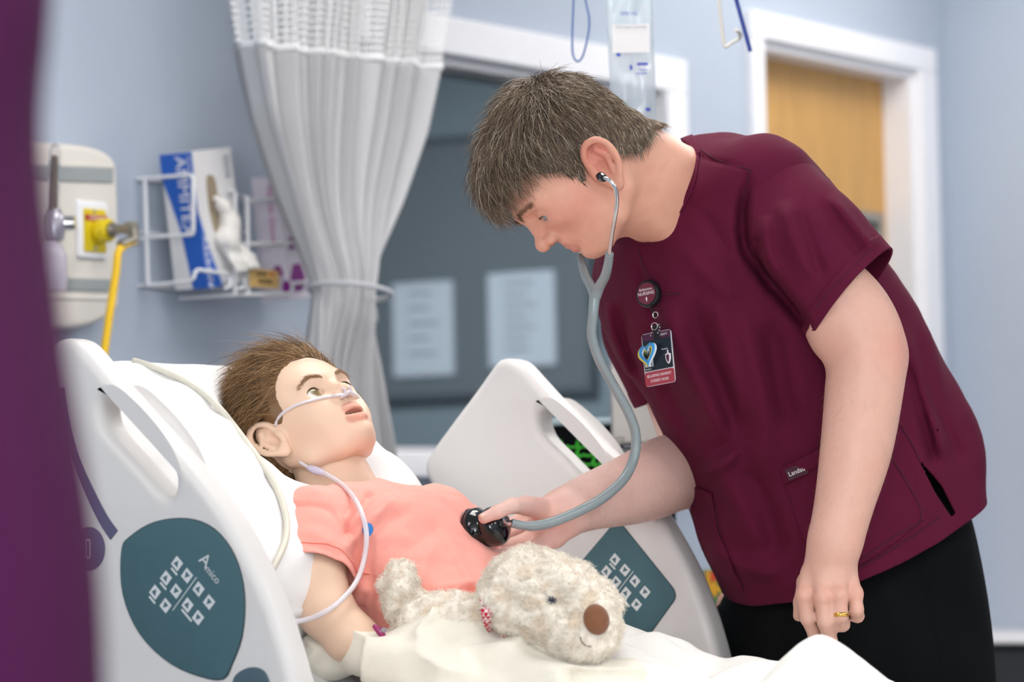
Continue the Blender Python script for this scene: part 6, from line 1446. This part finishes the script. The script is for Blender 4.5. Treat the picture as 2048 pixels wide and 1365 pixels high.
def wire(pts, parent, r=.0034, closed=False): MB().tube(spline(np.array(pts), 1, closed), r, 8, closed=closed).build('wire', M_wire, parent, smooth=True)
wire([ony(a, b_, ysd) for a, b_ in ((275, 358), (330, 354), (378, 350), (384, 351), (387, 356), (387, 410), (387, 464), (384, 469), (330, 473), (278, 477))], rk)
wire([ony(a, b_, ysd) for a, b_ in ((290, 357), (293, 470), (296, 564), (300, 571), (340, 567), (382, 562), (387, 557))] + [onx(a, b_, xfr) for a, b_ in ((391, 543), (396, 540), (454, 548), (460, 552), (462, 566), (459, 574), (450, 577))], rk)
q = onx(461, 560, xfr); wire([q, q * np.array([0, 1, 1]) + np.array([WX, 0, 0])], rk)
zb_ = ony(296, 570, ysd)[2]; zt_ = ony(290, 357, ysd)[2]
for zz in (zb_, (zb_ + zt_) / 2, zt_): wire([(WX + .004, ysd, zz), (WX + .004, q[1], zz)], rk, .003)
rk2 = thing('wire_rack', 'white wire glove-box rack half hidden behind the curtain', 'rack', tuple(onx(540, 590, WX)), 'wire racks')
yl2 = onx(452, 430, WX + .03)[1]; wire([ony(a, b_, yl2) for a, b_ in ((456, 393), (488, 393), (492, 397), (493, 460), (489, 465), (458, 466), (453, 462), (452, 398))], rk2, .0034, True)
wires([([(470, 382), (470, 465)], False), ([(458, 384), (464, 380), (470, 382)], False), ([(490, 402), (549, 399), (600, 397)], False), ([(495, 392), (497, 589)], False), ([(487, 489), (566, 487), (620, 484)], False),
       ([(469, 579), (487, 576), (490, 556), (500, 553), (560, 556)], False), ([(470, 470), (470, 590), (500, 590), (578, 588), (584, 582), (586, 566), (625, 564)], False)], rk2)
for (a, b_) in ((470, 382), (470, 590), (600, 397), (620, 484), (625, 564)): q = onx(a, b_, XR); MB().tube([q, q * np.array([0, 1, 1]) + np.array([WX, 0, 0])], .0034, 8).build('wire', M_wire, rk2, smooth=True)
w_, h_, c_ = yz_rect((498, 537), (558, 578), XR + .008, 0); cd_ = thing('rack_card', 'tan card sign fixed to the front of the wire rack', 'sign', tuple(c_)); slab('card', [rrect(w_, h_, .001)], FRX(c_, 0), .0012, 0, mat('tan card', 'CBA868', .7), cd_)
for k, (dx, dz, lw) in enumerate(((-.008, .008, .03), (.002, -.005, .04), (.022, .009, .012))): slab('card_print', [rrect(lw, .007, .001, 2, (dx, dz))], FRX(c_, .001), .0006, 0, mat('brown ink', '6B5632', .7) if k < 2 else mat('orange ink', 'C7652E', .7), cd_)
# ---- monitor, housing, cart and tissue box behind the bed
MDP = 5.75
mon = thing('patient_monitor', 'dark vital-signs monitor with green traces behind the far bed rail', 'monitor', tuple(P3(1160, 1000, MDP)))
mc = P3(1140, 915, MDP + .06); MB().obox(mc, HR * .088, HF * .05, ZUP * .062).build('body', mat('monitor casing', '1C1F23', .6, spec=.2), mon, bevel=.006)
mt_ = P3(1140, 846, MDP + .04); MB().obox(mt_, HR * .088, HF * .045, ZUP * .006).build('top_bezel', mat('pale bezel', 'A9BCC2', .4), mon, bevel=.003)
MB().obox(P3(1140, 912, MDP), HR * .08, HF * .002, ZUP * .05).build('screen', mat('dark screen', '07090B', .7, spec=.1), mon)
M_grn = mat('green trace', '3FA838', .5, emit='45C23C', estr=.5)
for r_, y_ in enumerate((895, 912, 930)):
    pts = []
    for k in range(60):
        t_ = k / 59; pul = (k % 10); yy = y_ - (14 if pul == 4 else (-5 if pul == 5 else (3 if pul == 8 else 0))); pts.append(P3(1045 + 190 * t_, yy, MDP - .004))
    MB().tube(pts, .0011, 4).build('trace_line', M_grn, mon)
MB().tube([P3(1150, 990, MDP + .06), P3(1150, 1500, MDP + .06) * np.array([1, 1, 0]) + np.array([0, 0, .02])], .018, 12).build('stand', M_frame, mon, smooth=True)
eq = thing('equipment_housing', 'off-white equipment housing standing behind the nurse\'s reaching arm', 'equipment', tuple(P3(1300, 950, 5.6) * np.array([1, 1, 0])))
fr5 = (P3(1225, 900, 5.55), HR, ZUP); s5 = 5.55 / 7000
slab('housing', [[(0, 210 * s5), (150 * s5, 210 * s5), (150 * s5, 12 * s5), (18 * s5, 10 * s5), (0, -2 * s5)]], fr5, .12, .004, mat('off-white casing', 'D2CCC6', .5), eq)
slab('vent_mark', [rrect(20 * s5, 10 * s5, .001), rrect(15 * s5, 4 * s5, .0006)], (P3(1238, 880, 5.48), HR, ZUP), .002, 0, mat('grey casing', '8E8A86', .5), eq)
MB().obox(P3(1300, 912, 5.56), HR * .055, HF * .05, ZUP * .012).build('base', M_frame, eq, bevel=.003); MB().obox(P3(1325, 1010, 5.6), HR * .02, HF * .03, ZUP * .06).build('column', M_black, eq, bevel=.003)
MB().obox(np.array([P3(1325, 1010, 5.6)[0], P3(1325, 1010, 5.6)[1], .5]), HR * .02, HF * .02, ZUP * .46).build('post', M_frame, eq, bevel=.003); MB().obox(np.array([P3(1325, 1010, 5.6)[0], P3(1325, 1010, 5.6)[1], .03]), HR * .12, HF * .16, ZUP * .03).build('foot', M_frame, eq, bevel=.01)
CDp = 6.2; s6 = CDp / 7000
crt = thing('utility_cart', 'white utility cart standing beyond the bed behind the nurse', 'cart', tuple(P3(1480, 1300, CDp) * np.array([1, 1, 0])))
ctp = P3(1480, 1238, CDp + .15); MB().obox(ctp - ZUP * .008, HR * .11, HF * .17, ZUP * .010).build('tray', M_white, crt, bevel=.006)
MB().obox(ctp - ZUP * .034, HR * .105, HF * .165, ZUP * .016).build('rim', M_frame, crt, bevel=.004)
MB().obox(np.array([ctp[0], ctp[1], .45]), HR * .03, HF * .03, ZUP * .37).build('column', M_frame, crt, bevel=.004); MB().obox(np.array([ctp[0], ctp[1], .1]), HR * .18, HF * .18, ZUP * .02).build('base', M_frame, crt, bevel=.006)
for sx in (-1, 1):
    for sy in (-1, 1): q = np.array([ctp[0], ctp[1], .04]) + HR * .15 * sx + HF * .15 * sy; MB().rev(q - HR * .012, HR, [(.01, 0), (.04, 0), (.04, .024), (.01, .024)], 18).build('wheel', M_black, crt, smooth=True)
tbx = thing('tissue_box', 'floral tissue box in red, yellow and green on the cart', 'box', tuple(ctp))
w6 = .046; tcn = P3(1412, 1188, CDp) + HR * w6 + HF * w6; H6 = (P3(1440, 1140, CDp)[2] - ctp[2] - .002); tcn[2] = ctp[2] + .002 + H6 / 2
MB().obox(tcn, HR * w6, HF * w6, ZUP * H6 / 2).build('carton', mat('box green', '2E6B4A', .6), tbx, bevel=.002)
for k in range(16):
    colr = ['D94A2E', 'E58A7A', 'E2A82E', 'E8C94A', '3E8A52', 'D97B6A'][k % 6]; a = -w6 + .012 + (k % 4) * .0225; b_ = -H6 / 2 + .012 + (k // 4) * (H6 - .024) / 3; r_ = .0095 + .003 * random.random()
    fl6 = [(a + r_ * (1 + .22 * math.cos(5 * t)) * math.cos(t), b_ + r_ * (1 + .22 * math.cos(5 * t)) * math.sin(t)) for t in np.linspace(0, 6.283, 31)[:-1]]
    fc = tcn - HF * (w6 + .0006 + .0002 * (k % 3)); slab('flower_print', [fl6], (fc, HR, ZUP), .0005, 0, mat('flower ' + colr, colr, .6), tbx)
slab('edge_band', [rrect(.008, H6 - .002, .001)], (tcn - HF * (w6 + .0012) - HR * (w6 - .004), HR, ZUP), .0005, 0, mat('flower E2A82E', 'E2A82E', .6), tbx)
MB().obox(tcn + ZUP * (H6 / 2 + .004), HR * .02, HF * .006, ZUP * .006).build('tissue', M_white, tbx, bevel=.003)
# ---- the bystander close to the camera
FD = 1.8
M_scrub2 = mat('plum scrub cotton', '42103A', .85, spec=.2, var=.03, vscale=250)
by = thing('person', 'person in maroon scrubs blurred in the foreground at the left edge', 'person', tuple(P3(-560, 700, FD) * np.array([1, 1, 0])))
fs = []
for y_, xe, a_, b2 in ((2900, 180, .19, .17), (2000, 200, .195, .17), (1365, 186, .195, .165), (1000, 160, .19, .155), (650, 112, .185, .15), (300, 74, .19, .145), (0, 84, .20, .14), (-350, 60, .20, .125), (-560, -150, .13, .10), (-650, -330, .07, .07)):
    e = P3(xe, y_, FD); fs.append((e - HR * a_, HR, HF, a_, b2))
f_btor = sweep_sdf(fs, 2.3)
hdc = fs[-1][0] + ZUP * .20; bsh = [fs[7][0] - HR * .19, fs[7][0] + HR * .10]
def f_by_top(P): return f_btor(P) - .004 * noise3(P, 16, 61)
blo = fs[0][0] - np.array([.45, .45, 0]); bhi = fs[-1][0] + np.array([.45, .45, .35]); blo[2] = .0
V_, Q_ = sdf_mesh(f_by_top, blo, bhi, .012, 1); zt = fs[1][0][2] + .12; Vs3, Ts3 = clip(V_, Q_, zt - V_[:, 2]); obj('scrub_top', Vs3, Ts3, M_scrub2, by)
bl_ = [fs[0][0] * np.array([1, 1, 0]) + HR * s * .09 for s in (-1, 1)]
def f_by_leg(P):
    d = f_btor(P) + .012
    d = np.where(P[:, 2] > zt + .05, .1, d); 
    for q in bl_: d = smin(d, chain(P, [q + ZUP * .85, q + ZUP * .48, q + ZUP * .06], [.105, .09, .075], .03), .03)
    return d
V_, Q_ = sdf_mesh(f_by_leg, blo, np.array([bhi[0], bhi[1], zt + .1]), .014, 1); obj('trousers', V_, Q_, M_trou, by)
def f_by_body(P):
    d = ell(P, hdc, (.085, .095, .12)); d = smin(d, ell(P, hdc + HF * .05 - ZUP * .05, (.055, .05, .07)), .03); d = smin(d, rc(P, hdc - ZUP * .08, fs[-1][0], .052, .06), .03); d = smin(d, sph(P, hdc + HF * .105 - ZUP * .03, .014), .02)
    for s in (-1, 1): d = smin(d, ell(P, hdc + HR * s * .085 - ZUP * .02, (.012, .018, .03)), .01)
    d = smin(d, f_btor(P) + .02, .03); a = fs[7][0] - HR * .20
    d = smin(d, chain(P, [a, a - ZUP * .28 - HR * .04, a - ZUP * .52 + HF * .1, a - ZUP * .60 + HF * .14], [.055, .045, .03, .028], .03), .03); return d
blo2 = blo.copy(); blo2[2] = zt; blo2 -= np.array([.15, .15, 0]); V_, Q_ = sdf_mesh(f_by_body, blo2, bhi, .010, 1); obj('body', V_, Q_, M_skin, by, True, np.tile(np.array(lin('DDA78C')), (len(V_), 1)))
V_, Q_ = sdf_mesh(lambda P: smax(ell(P, hdc + ZUP * .012, (.098, .106, .128)), -ell(P, hdc + HF * .07 - ZUP * .06, (.08, .08, .10)), .02), hdc - .2, hdc + .2, .009, 1); obj('hair', V_, Q_, mat('plain dark hair', '3C2C22', .5, var=.2, vscale=60), by)
asl = fs[7][0] - HR * .19; V_, Q_ = sdf_mesh(lambda P: chain(P, [asl, asl - ZUP * .22 - HR * .035], [.085, .075], .02), asl - .4, asl + .25, .012, 1); Va, Ta = clip(V_, Q_, (asl[2] - .22) - V_[:, 2]); sv = obj('sleeve', Va, Ta, M_scrub2, by)
for q in bl_: V_, Q_ = sdf_mesh(lambda P: np.maximum(smin(rc(P, q + ZUP * .045 - HF * .05, q + ZUP * .035 + HF * .14, .042, .036), rc(P, q + ZUP * .05, q + ZUP * .09, .045, .04), .02), .004 - P[:, 2]), q - .25, q + .25, .01, 1); obj('shoe', V_, Q_, M_black, by)
